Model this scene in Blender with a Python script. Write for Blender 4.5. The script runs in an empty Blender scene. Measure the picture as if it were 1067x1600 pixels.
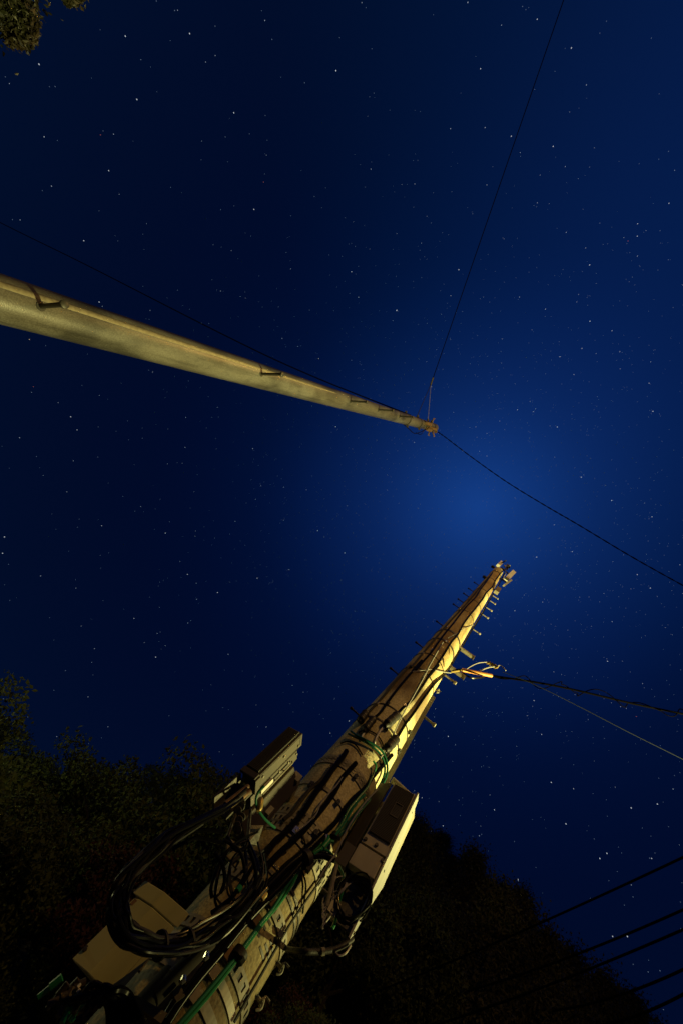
import bpy, math, random
from mathutils import Vector, Matrix
rnd = random.Random(7)
R = math.radians
scene = bpy.context.scene
COL = scene.collection

# ------------------------------------------------------------------ camera
F, CX, CY = 667.0, 533.5, 800.0            # focal length in photo pixels, principal point
VPX, VPY = 895.0, 732.5                    # where every upright line meets (the zenith)
H0 = 1.2                                   # tripod height
u_ = Vector((VPX - CX, CY - VPY, -F)).normalized()
f_ = Vector((0, 0, -1)); y_ = (f_ - f_.dot(u_) * u_).normalized(); x_ = y_.cross(u_)
ROT = Matrix((x_, y_, u_))                 # camera axes -> world axes
EYE = Vector((0, 0, H0))
cd = bpy.data.cameras.new('camera'); cam = bpy.data.objects.new('camera', cd); COL.objects.link(cam)
cd.sensor_fit = 'HORIZONTAL'; cd.sensor_width = 24.0; cd.lens = F / 1067.0 * 24.0
cd.clip_start = 0.05; cd.clip_end = 6000
cam.matrix_world = Matrix.Translation(EYE) @ ROT.to_4x4()
scene.camera = cam

def ray(px, py): return (ROT @ Vector((px - CX, CY - py, -F))).normalized()
def at_d(px, py, d):                       # point on the sight line at horizontal distance d
    r = ray(px, py); return EYE + r * (d / math.hypot(r.x, r.y))
def proj(p):
    c = ROT.transposed() @ (Vector(p) - EYE)
    return (CX - c.x / c.z * F, CY + c.y / c.z * F) if c.z < -1e-3 else (-9999, -9999)
def at_z(px, py, z):
    r = ray(px, py); return EYE + r * ((z - H0) / r.z)

# ------------------------------------------------------------------ exposure, world
scene.view_settings.view_transform = 'Standard'
scene.view_settings.look = 'None'
scene.view_settings.exposure = 0.0
scene.view_settings.gamma = 1.0
world = bpy.data.worlds.new('World'); scene.world = world; world.use_nodes = True
nt = world.node_tree; nt.nodes.clear(); L = nt.links
def N(t, typ, **kw):
    n = t.nodes.new(typ)
    for k, v in kw.items(): setattr(n, k, v)
    return n
out = N(nt, 'ShaderNodeOutputWorld'); bg = N(nt, 'ShaderNodeBackground')
L.new(bg.outputs[0], out.inputs[0])
tc = N(nt, 'ShaderNodeTexCoord')
def lobe(direction, stops):                # night sky glow: colour against the angle from a direction
    dot = N(nt, 'ShaderNodeVectorMath', operation='DOT_PRODUCT'); dot.inputs[1].default_value = direction
    L.new(tc.outputs['Generated'], dot.inputs[0])
    ac = N(nt, 'ShaderNodeMath', operation='ARCCOSINE'); L.new(dot.outputs['Value'], ac.inputs[0])
    mr = N(nt, 'ShaderNodeMath', operation='DIVIDE'); L.new(ac.outputs[0], mr.inputs[0]); mr.inputs[1].default_value = R(90)
    rp = N(nt, 'ShaderNodeValToRGB'); rp.color_ramp.interpolation = 'B_SPLINE'
    L.new(mr.outputs[0], rp.inputs[0])
    e = rp.color_ramp.elements
    while len(e) < len(stops): e.new(0.5)
    for i, (a, c) in enumerate(stops):
        e[i].position = a / 90.0
        e[i].color = (*[((v / 255 + .055) / 1.055) ** 2.4 if v > 10 else v / 255 / 12.92 for v in c], 1)
    return rp
g1 = lobe(ray(748, 792), [(0, (20, 60, 132)), (6, (15, 49, 113)), (13, (9, 34, 88)), (22, (3, 21, 64)),
                          (30, (1, 13, 47)), (42, (1, 9, 38)), (60, (2, 13, 40)), (80, (2, 18, 46))])
g2 = lobe(ray(1330, 210), [(0, (4, 24, 62)), (14, (4, 21, 57)), (26, (2, 15, 42)), (38, (0, 7, 22)), (50, (0, 0, 0))])
sky = N(nt, 'ShaderNodeTexSky', sky_type='NISHITA'); sky.sun_disc = False
sky.sun_elevation = R(-9); sky.sun_rotation = R(200)
add = N(nt, 'ShaderNodeMix', data_type='RGBA', blend_type='ADD'); add.inputs[0].default_value = 1
L.new(g1.outputs[0], add.inputs[6]); L.new(g2.outputs[0], add.inputs[7])
add2 = N(nt, 'ShaderNodeMix', data_type='RGBA', blend_type='ADD'); add2.inputs[0].default_value = 0.01
L.new(add.outputs[2], add2.inputs[6]); L.new(sky.outputs[0], add2.inputs[7])
L.new(add2.outputs[2], bg.inputs[0]); bg.inputs[1].default_value = 1.0

# ------------------------------------------------------------------ the two street lamps that light the place, and an added fill lamp
LAMP_YELLOW = Vector((4.7, -2.5, 4.1)); POWER_YELLOW = 5600.0; AIM_YELLOW = Vector((1.3, 1.5, 5.75))
LAMP_ORANGE = Vector((-2.6, -3.9, 10.2)); POWER_ORANGE = 860.0
LAMP_FILL = Vector((-3.0, 20.0, 5.6)); POWER_FILL = 750.0  # added fill lamp, unseen, to brighten the trees on the left slope

# ------------------------------------------------------------------ materials
MAT = {}
def mat(name, col, rough=0.6, metal=0.0, var=0.0, scale=20.0, bump=0.0, col2=None, emit=None, spec=0.5, stretch=None, detail=6):
    m = bpy.data.materials.new(name); m.use_nodes = True; t = m.node_tree; b = t.nodes['Principled BSDF']
    b.inputs['Roughness'].default_value = rough; b.inputs['Metallic'].default_value = metal
    b.inputs['Specular IOR Level'].default_value = spec
    b.inputs['Base Color'].default_value = (*col, 1)
    tcn = N(t, 'ShaderNodeTexCoord'); mp = N(t, 'ShaderNodeMapping'); t.links.new(tcn.outputs['Object'], mp.inputs[0])
    if stretch: mp.inputs['Scale'].default_value = stretch
    nz = N(t, 'ShaderNodeTexNoise'); nz.inputs['Scale'].default_value = scale; nz.inputs['Detail'].default_value = detail
    t.links.new(mp.outputs[0], nz.inputs[0])
    if var or col2:
        c2 = col2 or tuple(max(0, c * (1 - var)) for c in col)
        rp = N(t, 'ShaderNodeValToRGB'); rp.color_ramp.elements[0].position = .38; rp.color_ramp.elements[1].position = .62
        rp.color_ramp.elements[0].color = (*c2, 1); rp.color_ramp.elements[1].color = (*col, 1)
        t.links.new(nz.outputs[0], rp.inputs[0]); t.links.new(rp.outputs[0], b.inputs['Base Color'])
    if bump:
        bp = N(t, 'ShaderNodeBump'); bp.inputs['Strength'].default_value = bump; bp.inputs['Distance'].default_value = .01
        t.links.new(nz.outputs[0], bp.inputs['Height']); t.links.new(bp.outputs[0], b.inputs['Normal'])
    if emit:
        b.inputs['Emission Color'].default_value = (*emit[0], 1); b.inputs['Emission Strength'].default_value = emit[1]
    MAT[name] = m; return m

def concrete(name, base, dark, warm, speck, streak, rough, bump, spec=0.5, foot_dim=None):
    m = bpy.data.materials.new(name); m.use_nodes = True; t = m.node_tree; b = t.nodes['Principled BSDF']; l = t.links
    tcn = N(t, 'ShaderNodeTexCoord')
    def noise(scale, detail, stretch=(1, 1, 1)):
        mp = N(t, 'ShaderNodeMapping'); mp.inputs['Scale'].default_value = stretch; l.new(tcn.outputs['Object'], mp.inputs[0])
        nz = N(t, 'ShaderNodeTexNoise'); nz.inputs['Scale'].default_value = scale; nz.inputs['Detail'].default_value = detail
        l.new(mp.outputs[0], nz.inputs[0]); return nz
    def ramp(src, a, c, ca, cb):
        r = N(t, 'ShaderNodeValToRGB'); r.color_ramp.elements[0].position = a; r.color_ramp.elements[1].position = c
        r.color_ramp.elements[0].color = (*ca, 1); r.color_ramp.elements[1].color = (*cb, 1); l.new(src, r.inputs[0]); return r
    def mixc(fac, a, c):
        x = N(t, 'ShaderNodeMix', data_type='RGBA'); l.new(fac, x.inputs[0]); l.new(a, x.inputs[6]); l.new(c, x.inputs[7]); return x
    big = ramp(noise(3.2, 8, (1, 1, .6)).outputs[0], .42, .58, dark, base)
    hues = ramp(noise(1.3, 3).outputs[0], .4, .6, (0, 0, 0), (1, 1, 1))
    wm = N(t, 'ShaderNodeRGB'); wm.outputs[0].default_value = (*warm, 1)
    half = N(t, 'ShaderNodeMath', operation='MULTIPLY'); half.inputs[1].default_value = .55; l.new(hues.outputs[0], half.inputs[0])
    m1 = mixc(half.outputs[0], big.outputs[0], wm.outputs[0])
    st = ramp(noise(streak, 5, (1, 1, .06)).outputs[0], .30, .46, (.45, .45, .45), (1, 1, 1))
    m2 = N(t, 'ShaderNodeMix', data_type='RGBA', blend_type='MULTIPLY'); m2.inputs[0].default_value = .6
    l.new(m1.outputs[2], m2.inputs[6]); l.new(st.outputs[0], m2.inputs[7])
    sp = noise(speck, 4); spr = ramp(sp.outputs[0], .38, .60, (.5, .48, .45), (1, 1, 1))
    m3 = N(t, 'ShaderNodeMix', data_type='RGBA', blend_type='MULTIPLY'); m3.inputs[0].default_value = .7
    l.new(m2.outputs[2], m3.inputs[6]); l.new(spr.outputs[0], m3.inputs[7])
    col = m3.outputs[2]
    if foot_dim:                                # foot of the pole dimmed in its colour for weaker light, olive mottled
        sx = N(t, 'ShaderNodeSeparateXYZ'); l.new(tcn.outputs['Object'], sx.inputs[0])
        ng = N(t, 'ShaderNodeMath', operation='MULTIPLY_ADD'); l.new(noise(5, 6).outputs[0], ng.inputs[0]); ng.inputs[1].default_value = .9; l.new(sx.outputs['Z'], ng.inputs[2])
        mr = N(t, 'ShaderNodeMapRange'); l.new(ng.outputs[0], mr.inputs[0]); mr.inputs[1].default_value = foot_dim; mr.inputs[2].default_value = foot_dim + .55
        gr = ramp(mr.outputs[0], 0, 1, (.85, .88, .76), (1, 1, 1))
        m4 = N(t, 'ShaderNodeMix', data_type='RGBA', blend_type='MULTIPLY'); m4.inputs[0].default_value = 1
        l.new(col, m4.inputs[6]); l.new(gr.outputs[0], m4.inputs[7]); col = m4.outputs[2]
    l.new(col, b.inputs['Base Color'])
    b.inputs['Roughness'].default_value = rough; b.inputs['Specular IOR Level'].default_value = spec
    bp = N(t, 'ShaderNodeBump'); bp.inputs['Strength'].default_value = bump; bp.inputs['Distance'].default_value = .004
    l.new(sp.outputs[0], bp.inputs['Height']); l.new(bp.outputs[0], b.inputs['Normal'])
    MAT[name] = m

concrete('pale_concrete', (.150, .146, .130), (.058, .056, .049), (.130, .115, .09), 130, 24, .38, .22)
concrete('old_concrete', (.60, .55, .33), (.19, .135, .065), (.42, .28, .11), 90, 16, .75, .8, foot_dim=2.85)
mat('highlight_concrete', (.24, .205, .135), .5, var=.3, scale=40, bump=.2)  # paler and warmer than the shaft: edge highlight put into the colour
mat('black_rubber', (.004, .004, .004), .27, spec=.08)
mat('line_black', (.002, .002, .0025), .9, spec=.0)
mat('line_grey', (.006, .009, .014), .8, spec=.05)
mat('strap_steel', (.48, .45, .34), .5, var=.2, scale=20)
mat('dull_rubber', (.014, .013, .012), .6, spec=.3, bump=.2, scale=80)
mat('grey_wire', (.30, .29, .27), .4, .2)
mat('steel_dark', (.09, .085, .075), .5, .6, var=.4, scale=60, bump=.2)
mat('galvanised', (.27, .25, .19), .6, .1, var=.3, scale=35, bump=.1)
mat('rust_steel', (.22, .13, .06), .7, .2, var=.5, scale=30, bump=.3)
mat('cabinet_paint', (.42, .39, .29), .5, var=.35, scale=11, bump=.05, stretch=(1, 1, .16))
mat('box_dim', (.15, .13, .075), .6, var=.3, scale=12)
mat('box_paint', (.46, .46, .19), .55, var=.3, scale=9, bump=.05, stretch=(1, 1, .2))
mat('shaded_brown', (.045, .034, .018), .55, var=.3, scale=10, bump=.06)  # brown darkened so the left cabinet looks shaded; shade is in the colour
mat('duct_paint', (.10, .10, .07), .55, var=.3, scale=12)
mat('guard_paint', (.34, .34, .32), .55, var=.25, scale=16, stretch=(1, 1, .12), bump=.05)
mat('louver_dark', (.035, .033, .028), .5)
mat('louver_slat', (.085, .08, .065), .5)
mat('green_pvc', (.015, .17, .055), .3)
mat('dark_green_pvc', (.012, .10, .05), .3)
mat('green_tape', (.018, .26, .075), .35)
mat('orange_sleeve', (.62, .27, .07), .4, var=.2, scale=12)
mat('white_plastic', (.74, .72, .64), .4, var=.12, scale=8)
mat('brass', (.30, .21, .06), .45, .5)
mat('bolt_bright', (.75, .72, .62), .25, .9)
mat('bark', (.04, .03, .018), .9, var=.5, scale=14, bump=.6, stretch=(1, 1, .25))
mat('leaf_olive', (.098, .118, .024), .7, spec=.25, var=.45, scale=.9)
mat('leaf_dark', (.074, .09, .024), .7, spec=.25, var=.5, scale=.9)
mat('leaf_brown', (.10, .042, .018), .7, spec=.25, var=.45, scale=.9)
mat('leaf_conifer', (.080, .076, .026), .7, spec=.25, var=.55, scale=.7)
mat('leaf_near', (.017, .023, .007), .5, col2=(.024, .018, .006), scale=3)
mat('soil', (.05, .038, .022), .95, var=.5, scale=.7, bump=.6)
mat('asphalt', (.05, .05, .05), .9, var=.3, scale=60, bump=.4)
mat('lamp_post_paint', (.25, .26, .25), .5, .3, var=.15, scale=12)
mat('lamp_glass_yellow', (.8, .7, .3), .3, emit=((1, .86, .3), 12))
mat('lamp_glass_orange', (.8, .5, .2), .3, emit=((1, .5, .12), 12))

# ------------------------------------------------------------------ mesh helpers
class MB:
    def __init__(s): s.v = []; s.f = []; s.mi = []
    def add(s, vs, fs, mi=0):
        o = len(s.v); s.v += [tuple(p) for p in vs]; s.f += [tuple(i + o for i in f) for f in fs]; s.mi += [mi] * len(fs)
    def hexa(s, b, t, mi=0):               # bottom ring and top ring of equal length
        n = len(b); vs = list(b) + list(t)
        fs = [tuple(range(n - 1, -1, -1)), tuple(range(n, 2 * n))] + [(i, (i + 1) % n, n + (i + 1) % n, n + i) for i in range(n)]
        s.add(vs, fs, mi)
    def box(s, c, ax, ay, az, mi=0):       # centre and three half-axis vectors
        c = Vector(c); q = [(-1, -1), (1, -1), (1, 1), (-1, 1)]
        s.hexa([c + ax * i + ay * j - az for i, j in q], [c + ax * i + ay * j + az for i, j in q], mi)
    def tube(s, pts, r, n=8, mi=0, cap=True):
        pts = [Vector(p) for p in pts]; m = len(pts)
        rs = r if isinstance(r, (list, tuple)) else [r] * m
        vs = []; nor = None
        for i in range(m):
            t = (pts[min(i + 1, m - 1)] - pts[max(i - 1, 0)]).normalized()
            if nor is None:
                nor = t.orthogonal().normalized()
            else:
                nor = (nor - t * nor.dot(t)); nor = nor.normalized() if nor.length > 1e-6 else t.orthogonal().normalized()
            bi = t.cross(nor)
            vs += [pts[i] + (nor * math.cos(2 * math.pi * k / n) + bi * math.sin(2 * math.pi * k / n)) * rs[i] for k in range(n)]
        fs = [(i * n + k, i * n + (k + 1) % n, (i + 1) * n + (k + 1) % n, (i + 1) * n + k) for i in range(m - 1) for k in range(n)]
        if cap: fs += [tuple(range(n - 1, -1, -1)), tuple((m - 1) * n + k for k in range(n))]
        s.add(vs, fs, mi)
    def build(s, name, mats, parent=None, smooth=True, angle=38):
        me = bpy.data.meshes.new(name); me.from_pydata(s.v, [], s.f)
        for mm in (mats if isinstance(mats, (list, tuple)) else [mats]): me.materials.append(MAT[mm])
        if len(set(s.mi)) > 1: me.polygons.foreach_set('material_index', s.mi)
        if smooth:
            me.polygons.foreach_set('use_smooth', [True] * len(me.polygons)); me.set_sharp_from_angle(angle=R(angle))
        me.update()
        o = bpy.data.objects.new(name, me); COL.objects.link(o)
        if parent is not None:
            o.parent = parent; o.matrix_parent_inverse = Matrix.Translation(-parent.location)
        return o
def tag(o, label=None, cat=None, group=None, kind=None):
    if label: o['label'] = label
    if cat: o['category'] = cat
    if group: o['group'] = group
    if kind: o['kind'] = kind
    return o
def thing(name, loc, label, cat, group=None):
    o = bpy.data.objects.new(name, None); o.empty_display_size = .1; COL.objects.link(o); o.location = loc
    return tag(o, label, cat, group)
def spline(pts, k=6):
    p = [Vector(q) for q in pts]; o = []
    for i in range(len(p) - 1):
        a, b, c, d = p[max(i - 1, 0)], p[i], p[i + 1], p[min(i + 2, len(p) - 1)]
        for j in range(k):
            t = j / k
            o.append(.5 * ((2 * b) + (c - a) * t + (2 * a - 5 * b + 4 * c - d) * t * t + (3 * b - a - 3 * c + d) * t ** 3))
    o.append(p[-1]); return o
ZUP = Vector((0, 0, 1))
def hdir(az): return Vector((math.sin(R(az)), math.cos(R(az)), 0))

# ------------------------------------------------------------------ ground and hillside
SIL = [(0, 1085), (55, 1108), (66, 1162), (120, 1172), (190, 1186), (262, 1210), (345, 1206), (450, 1228), (560, 1250),
       (640, 1272), (690, 1302), (740, 1340), (790, 1383), (840, 1440), (900, 1502), (960, 1528), (1030, 1600), (1067, 1655)]
SE = []
for q in SIL:
    r = ray(*q); SE.append((math.degrees(math.atan2(r.x, r.y)), math.degrees(math.asin(r.z))))
SE = [(-180, 0), (-60, 2), (-35, 6), (-10, 10), (4, 16)] + SE + [(108, 26), (125, 12), (150, 3), (180, 0)]
def elev(az):
    for (a, e), (b, g) in zip(SE, SE[1:]):
        if a <= az <= b: return e + (g - e) * (az - a) / (b - a + 1e-9)
    return 0
def ground_z(d, az):
    return max(0.0, math.tan(R(elev(az))) * d - 7.1) if d > 6 else 0.0
mb = MB(); mb.add([(-400, -400, 0), (400, -400, 0), (400, 400, 0), (-400, 400, 0)], [(0, 1, 2, 3)])
tag(mb.build('ground', 'asphalt', smooth=False), kind='structure')
mb = MB(); NA, ND = 120, 24
for i in range(NA + 1):
    az = -60 + 210 * i / NA
    for j in range(ND + 1):
        d = 7 + 50 * j / ND
        z = ground_z(d, az) + (rnd.uniform(-.25, .25) if ground_z(d, az) > .3 else 0)
        if j == ND: z = ground_z(d, az)
        p = hdir(az) * d; mb.v.append((p.x, p.y, z - .03 if z < .05 else z))
for i in range(NA):
    for j in range(ND):
        a = i * (ND + 1) + j; mb.f.append((a, a + ND + 1, a + ND + 2, a + 1)); mb.mi.append(0)
tag(mb.build('hillside', 'soil'), kind='structure')

# ------------------------------------------------------------------ slender concrete pole (pole ahead)
P1 = at_d(0, 467, 3.0); P1 = Vector((P1.x, P1.y, 0)); P1_TOP = 10.98
def r1(z): return .133 + (.092 - .133) * (z - 2.5) / 8.5
def s1(az, z, off=0.0): return P1 + hdir(az) * (r1(z) + off) + ZUP * z
pole1 = thing('utility_pole', P1, 'slender smooth pale concrete pole reaching in from the left edge, with black step bolts', 'utility pole')
def shaft(c, rf, z0, z1, n=64, m=60, cap=.012):
    mb = MB(); zs = [z0 + (z1 - z0) * i / m for i in range(m + 1)]
    mb.tube([c + ZUP * z for z in zs] + [c + ZUP * (z1 + cap)], [rf(z) for z in zs] + [rf(z1) - cap], n)
    return mb
shaft(P1, r1, 0, P1_TOP).build('shaft', 'pale_concrete', pole1)
def seam(c, rf, az, z0, z1, w, o, n=30):    # raised bead shaped and coloured to stand in for the edge highlight
    mb = MB(); mb.tube([c + hdir(az) * (rf(z) + o * (1 - (z - z0) / (z1 - z0)) ** .6 - w) + ZUP * z for z in [z0 + (z1 - z0) * i / n for i in range(n + 1)]], w, 20); return mb
seam(P1, r1, 184, 0, 6.2, .034, .0075).build('highlight_bead', 'highlight_concrete', pole1)
def step_bolt(parent, c, rf, az, z, length, r, up=0.0, m='steel_dark'):
    d = hdir(az) + ZUP * up; mb = MB(); a = c + hdir(az) * (rf(z) - .01) + ZUP * z
    mb.tube([a, a + d * .014, a + d * .0141, a + d * (length - .02), a + d * (length - .02), a + d * (length - .004), a + d * length],
            [r * 1.9, r * 1.9, r, r, r * 1.65, r * 1.75, r * 1.3], 14)
    return mb.build('step_bolt', m, parent)
def z_of(px, py, d): return at_d(px, py, d).z
for px, py in ((62, 485), (407, 590), (548, 628), (592, 641), (625, 652)):
    step_bolt(pole1, P1, r1, 161, z_of(px, py, 2.88), .25 if px < 100 else .27, .0135, m='louver_dark')
for px, py in ((250, 535), (482, 605)):     # the matching bolts on the far side
    step_bolt(pole1, P1, r1, 341, z_of(px, py, 3.1), .25, .0135)

def ring(mb, c, rf, z, h, th, n=56, holes=False, a0=0, a1=360, mi=0, tilt=0.0):
    for i in range(n):
        aa, ab = a0 + (a1 - a0) * i / n, a0 + (a1 - a0) * (i + 1) / n
        spans = [(-h / 2, h / 2)] if not holes or i % 2 == 0 else [(-h / 2, -h * .24), (h * .24, h / 2)]
        for lo, hi in spans:
            vs = []
            for zz in (z + lo, z + hi):
                for a, o in ((aa, .0005), (ab, .0005), (ab, th), (aa, th)):
                    vs.append(c + hdir(a) * (rf(zz) + o) + ZUP * (zz + tilt * math.cos(R(a - a0))))
            mb.hexa(vs[:4], vs[4:], mi)
        if holes and i % 2:
            lo, hi = -h * .26, h * .26; q = [c + hdir(a) * (rf(z + e) + o) + ZUP * (z + e) for e in (lo, hi) for a, o in ((aa, .0003), (ab, .0003), (ab, .0014), (aa, .0014))]
            mb.hexa(q[:4], q[4:], 1)
# top fittings: two strap bands with lugs, a terminal bracket
for z, h in ((9.05, .05), (9.75, .06), (10.45, .06), (10.72, .05)):
    mb = MB(); ring(mb, P1, r1, z, h, .006, 40)
    for az in (95, 255):
        p = s1(az, z, .025); mb.box(p, hdir(az) * .03, hdir(az + 90) * .012, ZUP * h * .6)
    mb.build('band', 'steel_dark', pole1)
mb = MB()
for az, z, s in ((120, 10.3, .07), (165, 10.1, .06), (140, 10.55, .05)):
    p = s1(az, z, .03); mb.box(p, hdir(az) * .03, hdir(az + 90) * s * .5, ZUP * .16)
for az in (60, 240): mb.tube([s1(az, 10.7, 0), s1(az, 10.7, .09), s1(az, 10.78, .10)], .014, 8)
mb.tube([s1(95, 10.74, .0), s1(95, 10.74, .14)], .016, 8)
mb.build('bracket', 'rust_steel', pole1)
mb = MB(); mb.tube(spline([s1(200, 9.9, .01), s1(150, 10.1, .05), s1(120, 9.9, .08), s1(80, 9.6, .13), s1(70, 9.3, .06), s1(75, 9.0, .01)]), .008, 6)
mb.tube(spline([s1(180, 10.3, .01), s1(140, 9.9, .07), s1(100, 9.7, .16), s1(70, 9.75, .1)]), .006, 6)
mb.build('jumper_wire', 'black_rubber', pole1)

# ------------------------------------------------------------------ thick pole with equipment
P2 = Vector((1.4665, 1.3613, 0)); P2_TOP = 8.62
KR = [(-1.2, .192), (1.0, .180), (2.0, .171), (3.0, .150), (4.8, .118), (7.45, .080), (9, .07)]
def r2(z):
    z -= H0
    for (a, p), (b, q) in zip(KR, KR[1:]):
        if z <= b: return p + (q - p) * (z - a) / (b - a)
    return KR[-1][1]
def s2(az, z, off=0.0): return P2 + hdir(az) * (r2(z) + off) + ZUP * z
def on2(px, py, off=0.0):                   # where the sight line meets the pole's skin (plus a gap)
    d = ray(px, py); rr = .15 + off; p = None
    for _ in range(8):
        ox, oy = EYE.x - P2.x, EYE.y - P2.y
        a = d.x * d.x + d.y * d.y; b = ox * d.x + oy * d.y; c = ox * ox + oy * oy - rr * rr
        dis = b * b - a * c
        t = (-b - math.sqrt(dis)) / a if dis > 0 else -b / a
        p = EYE + d * t; rr = r2(p.z) + off
    return p
pole2 = thing('utility_pole', P2, 'thick weathered concrete pole at the centre bottom carrying cabinets, bands and cables', 'utility pole')
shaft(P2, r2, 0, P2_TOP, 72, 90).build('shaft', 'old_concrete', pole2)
zz = lambda px, py: on2(px, py).z
# bands
for (px, py, h, holes, m) in ((377, 1538, .045, True, 'galvanised'), (355, 1562, .026, False, 'strap_steel'), (322, 1580, .03, False, 'galvanised'),
                              (439, 1450, .042, True, 'galvanised'), (505, 1362, .05, True, 'galvanised'), (474, 1318, .05, True, 'galvanised'),
                              (494, 1297, .05, True, 'galvanised'), (556, 1213, .05, True, 'galvanised'), (538, 1192, .05, True, 'galvanised'),
                              (529, 1253, .022, False, 'galvanised'), (459, 1400, .012, False, 'steel_dark'), (452, 1408, .012, False, 'steel_dark'),
                              (610, 1105, .010, False, 'dull_rubber'), (597, 1128, .014, False, 'steel_dark'),
                              (655, 1045, .012, False, 'dull_rubber'), (700, 985, .03, False, 'steel_dark'), (692, 1000, .025, False, 'steel_dark'),
                              (676, 1025, .012, False, 'dull_rubber'), (728, 955, .010, False, 'dull_rubber'), (740, 938, .010, False, 'dull_rubber'),
                              (752, 920, .012, False, 'dull_rubber'), (765, 903, .012, False, 'dull_rubber'), (776, 893, .03, False, 'steel_dark')):
    mb = MB(); ring(mb, P2, r2, zz(px, py), h, .005 if h > .02 else .004, 76, holes); mb.build('band', [m, 'louver_dark'], pole2, smooth=False)
for px, py in ((529, 1253), (494, 1300), (556, 1213), (505, 1368), (439, 1460)):     # clamp lugs on the bands
    mb = MB(); p = on2(px, py, .006); mb.tube([p, p + (EYE - p).normalized() * .022], .011, 6); mb.build('band_bolt', 'bolt_bright', pole2)
# slotted marks stamped in the concrete
for px, py, l in ((410, 1492, .05), (418, 1487, .05), (425, 1480, .05), (431, 1474, .035), (421, 1442, .02), (413, 1449, .02), (404, 1460, .02), (434, 1392, .02)):
    p = on2(px, py); az = math.degrees(math.atan2(p.x - P2.x, p.y - P2.y)); w = .0045; da = math.degrees(l / .18) / 2
    n = 6; mb = MB()
    for k in range(n):
        a, b = az - da + 2 * da * k / n, az - da + 2 * da * (k + 1) / n
        mb.hexa([s2(a, p.z - w, .0004), s2(b, p.z - w, .0004), s2(b, p.z - w, .0016), s2(a, p.z - w, .0016)],
                [s2(a, p.z + w, .0004), s2(b, p.z + w, .0004), s2(b, p.z + w, .0016), s2(a, p.z + w, .0016)])
    mb.build('stamped_mark', 'louver_dark', pole2, smooth=False)
# step bolts on both sides
for k, (px, py) in enumerate(((668, 1113), (701, 1050), (739, 976), (753, 953), (760, 943), (766, 933), (770, 925))):
    step_bolt(pole2, P2, r2, 140, z_of(px, py, 1.95) , .13, .009 if k < 2 else .0065, m='galvanised')
for px, py in ((566, 1112), (627, 1050), (662, 1006), (692, 972), (716, 944), (722, 935), (730, 926), (737, 918), (745, 908)):
    step_bolt(pole2, P2, r2, 318, z_of(px, py, 1.97), .095, .006, m='dull_rubber')
for px, py in ((725, 1009), (712, 1040)):   # pipe stubs
    a = s2(140, z_of(px, py, 1.95), -.01); d = hdir(140); mb = MB()
    mb.tube([a, a + d * .17, a + d * .17, a + d * .172], [.021, .021, .026, .026], 14); mb.build('pipe_stub', 'galvanised', pole2)
for px, py in ((418, 1548), (448, 1493), (612, 1213), (694, 1072)):     # eye hooks on the right flank
    p = s2(150, z_of(px, py, 1.9), 0); d = hdir(140); mb = MB()
    mb.tube([p, p + d * .025], .007, 8); mb.tube(spline([p + d * .02 - ZUP * .025, p + d * .032 - ZUP * .01, p + d * .025 + ZUP * .018, p + d * .045 + ZUP * .02]), .004, 6)
    mb.tube([p + d * .02 - hdir(50) * .022, p + d * .024 + hdir(50) * .022], .004, 6); mb.build('eye_hook', 'galvanised', pole2)
# flat cable guard on the right flank: pale face and dark edge
def strip2(az0, az1, z0, z1, o0, o1, n=14):
    mb = MB()
    for i in range(n):
        a, b = z0 + (z1 - z0) * i / n, z0 + (z1 - z0) * (i + 1) / n
        mb.hexa([s2(az0, a, o0), s2(az1, a, o0), s2(az1, a, o1), s2(az0, a, o1)], [s2(az0, b, o0), s2(az1, b, o0), s2(az1, b, o1), s2(az0, b, o1)])
    return mb
zg0, zg1 = zz(596, 1200), zz(672, 1062)
strip2(138, 150, zg0, zg1, -.002, .03).build('cable_guard', 'duct_paint', pole2, smooth=False)

# ---------------- cables strapped along the thick pole (traced on its skin)
def crop(x0, y0, s, pts): return [(x0 + a / s, y0 + b / s) for a, b in pts]
def cable(name, pts, r, m, label, cat, off=None, group=None, n=8, sub=6):
    off = r if off is None else off
    w = [on2(p[0], p[1], off if len(p) < 3 else p[2]) for p in pts]
    mb = MB(); mb.tube(spline(w, sub), r, n); return tag(mb.build(name, m), label, cat, group)
c3 = lambda p: crop(640, 860, 5.335, p)
c4 = lambda p: crop(520, 1030, 5.335, p)
k3 = lambda p: crop(430, 1180, 6.276, p)
q4 = lambda p: crop(330, 1300, 5.335, p)
cable('riser_cable', c3([(690, 185), (640, 260), (590, 325), (550, 390), (480, 460), (400, 560), (370, 600), (300, 685), (240, 765), (180, 850), (110, 930), (50, 1000)]) +
      c4([(740, 10), (640, 130), (540, 250), (450, 370), (400, 440), (345, 490)]), .0085, 'black_rubber',
      'thin black cable down the shaded left half of the thick pole above the splice tubes', 'cable', group='black cables on the upper thick pole')
cable('riser_cable', c3([(772, 172), (720, 240), (690, 300), (640, 350), (610, 400), (550, 480), (500, 540), (450, 610), (400, 700), (350, 760), (300, 840), (250, 920), (200, 990), (150, 1060)]) +
      c4([(880, 50), (820, 110), (740, 230), (660, 340), (580, 410), (530, 470)]), .0095, 'black_rubber',
      'black cable weaving down the middle of the thick pole to a splice tube', 'cable', group='black cables on the upper thick pole')
cable('riser_cable', c3([(790, 190), (745, 280), (690, 370), (640, 460), (585, 560), (520, 660), (455, 770), (400, 860), (350, 950)]) +
      c4([(925, 130), (860, 190), (800, 265), (750, 335), (700, 410), (650, 480), (610, 530), (545, 640)]), .0085, 'black_rubber',
      'black cable along the bright right edge of the thick pole above the splice tubes', 'cable', group='black cables on the upper thick pole')
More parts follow.
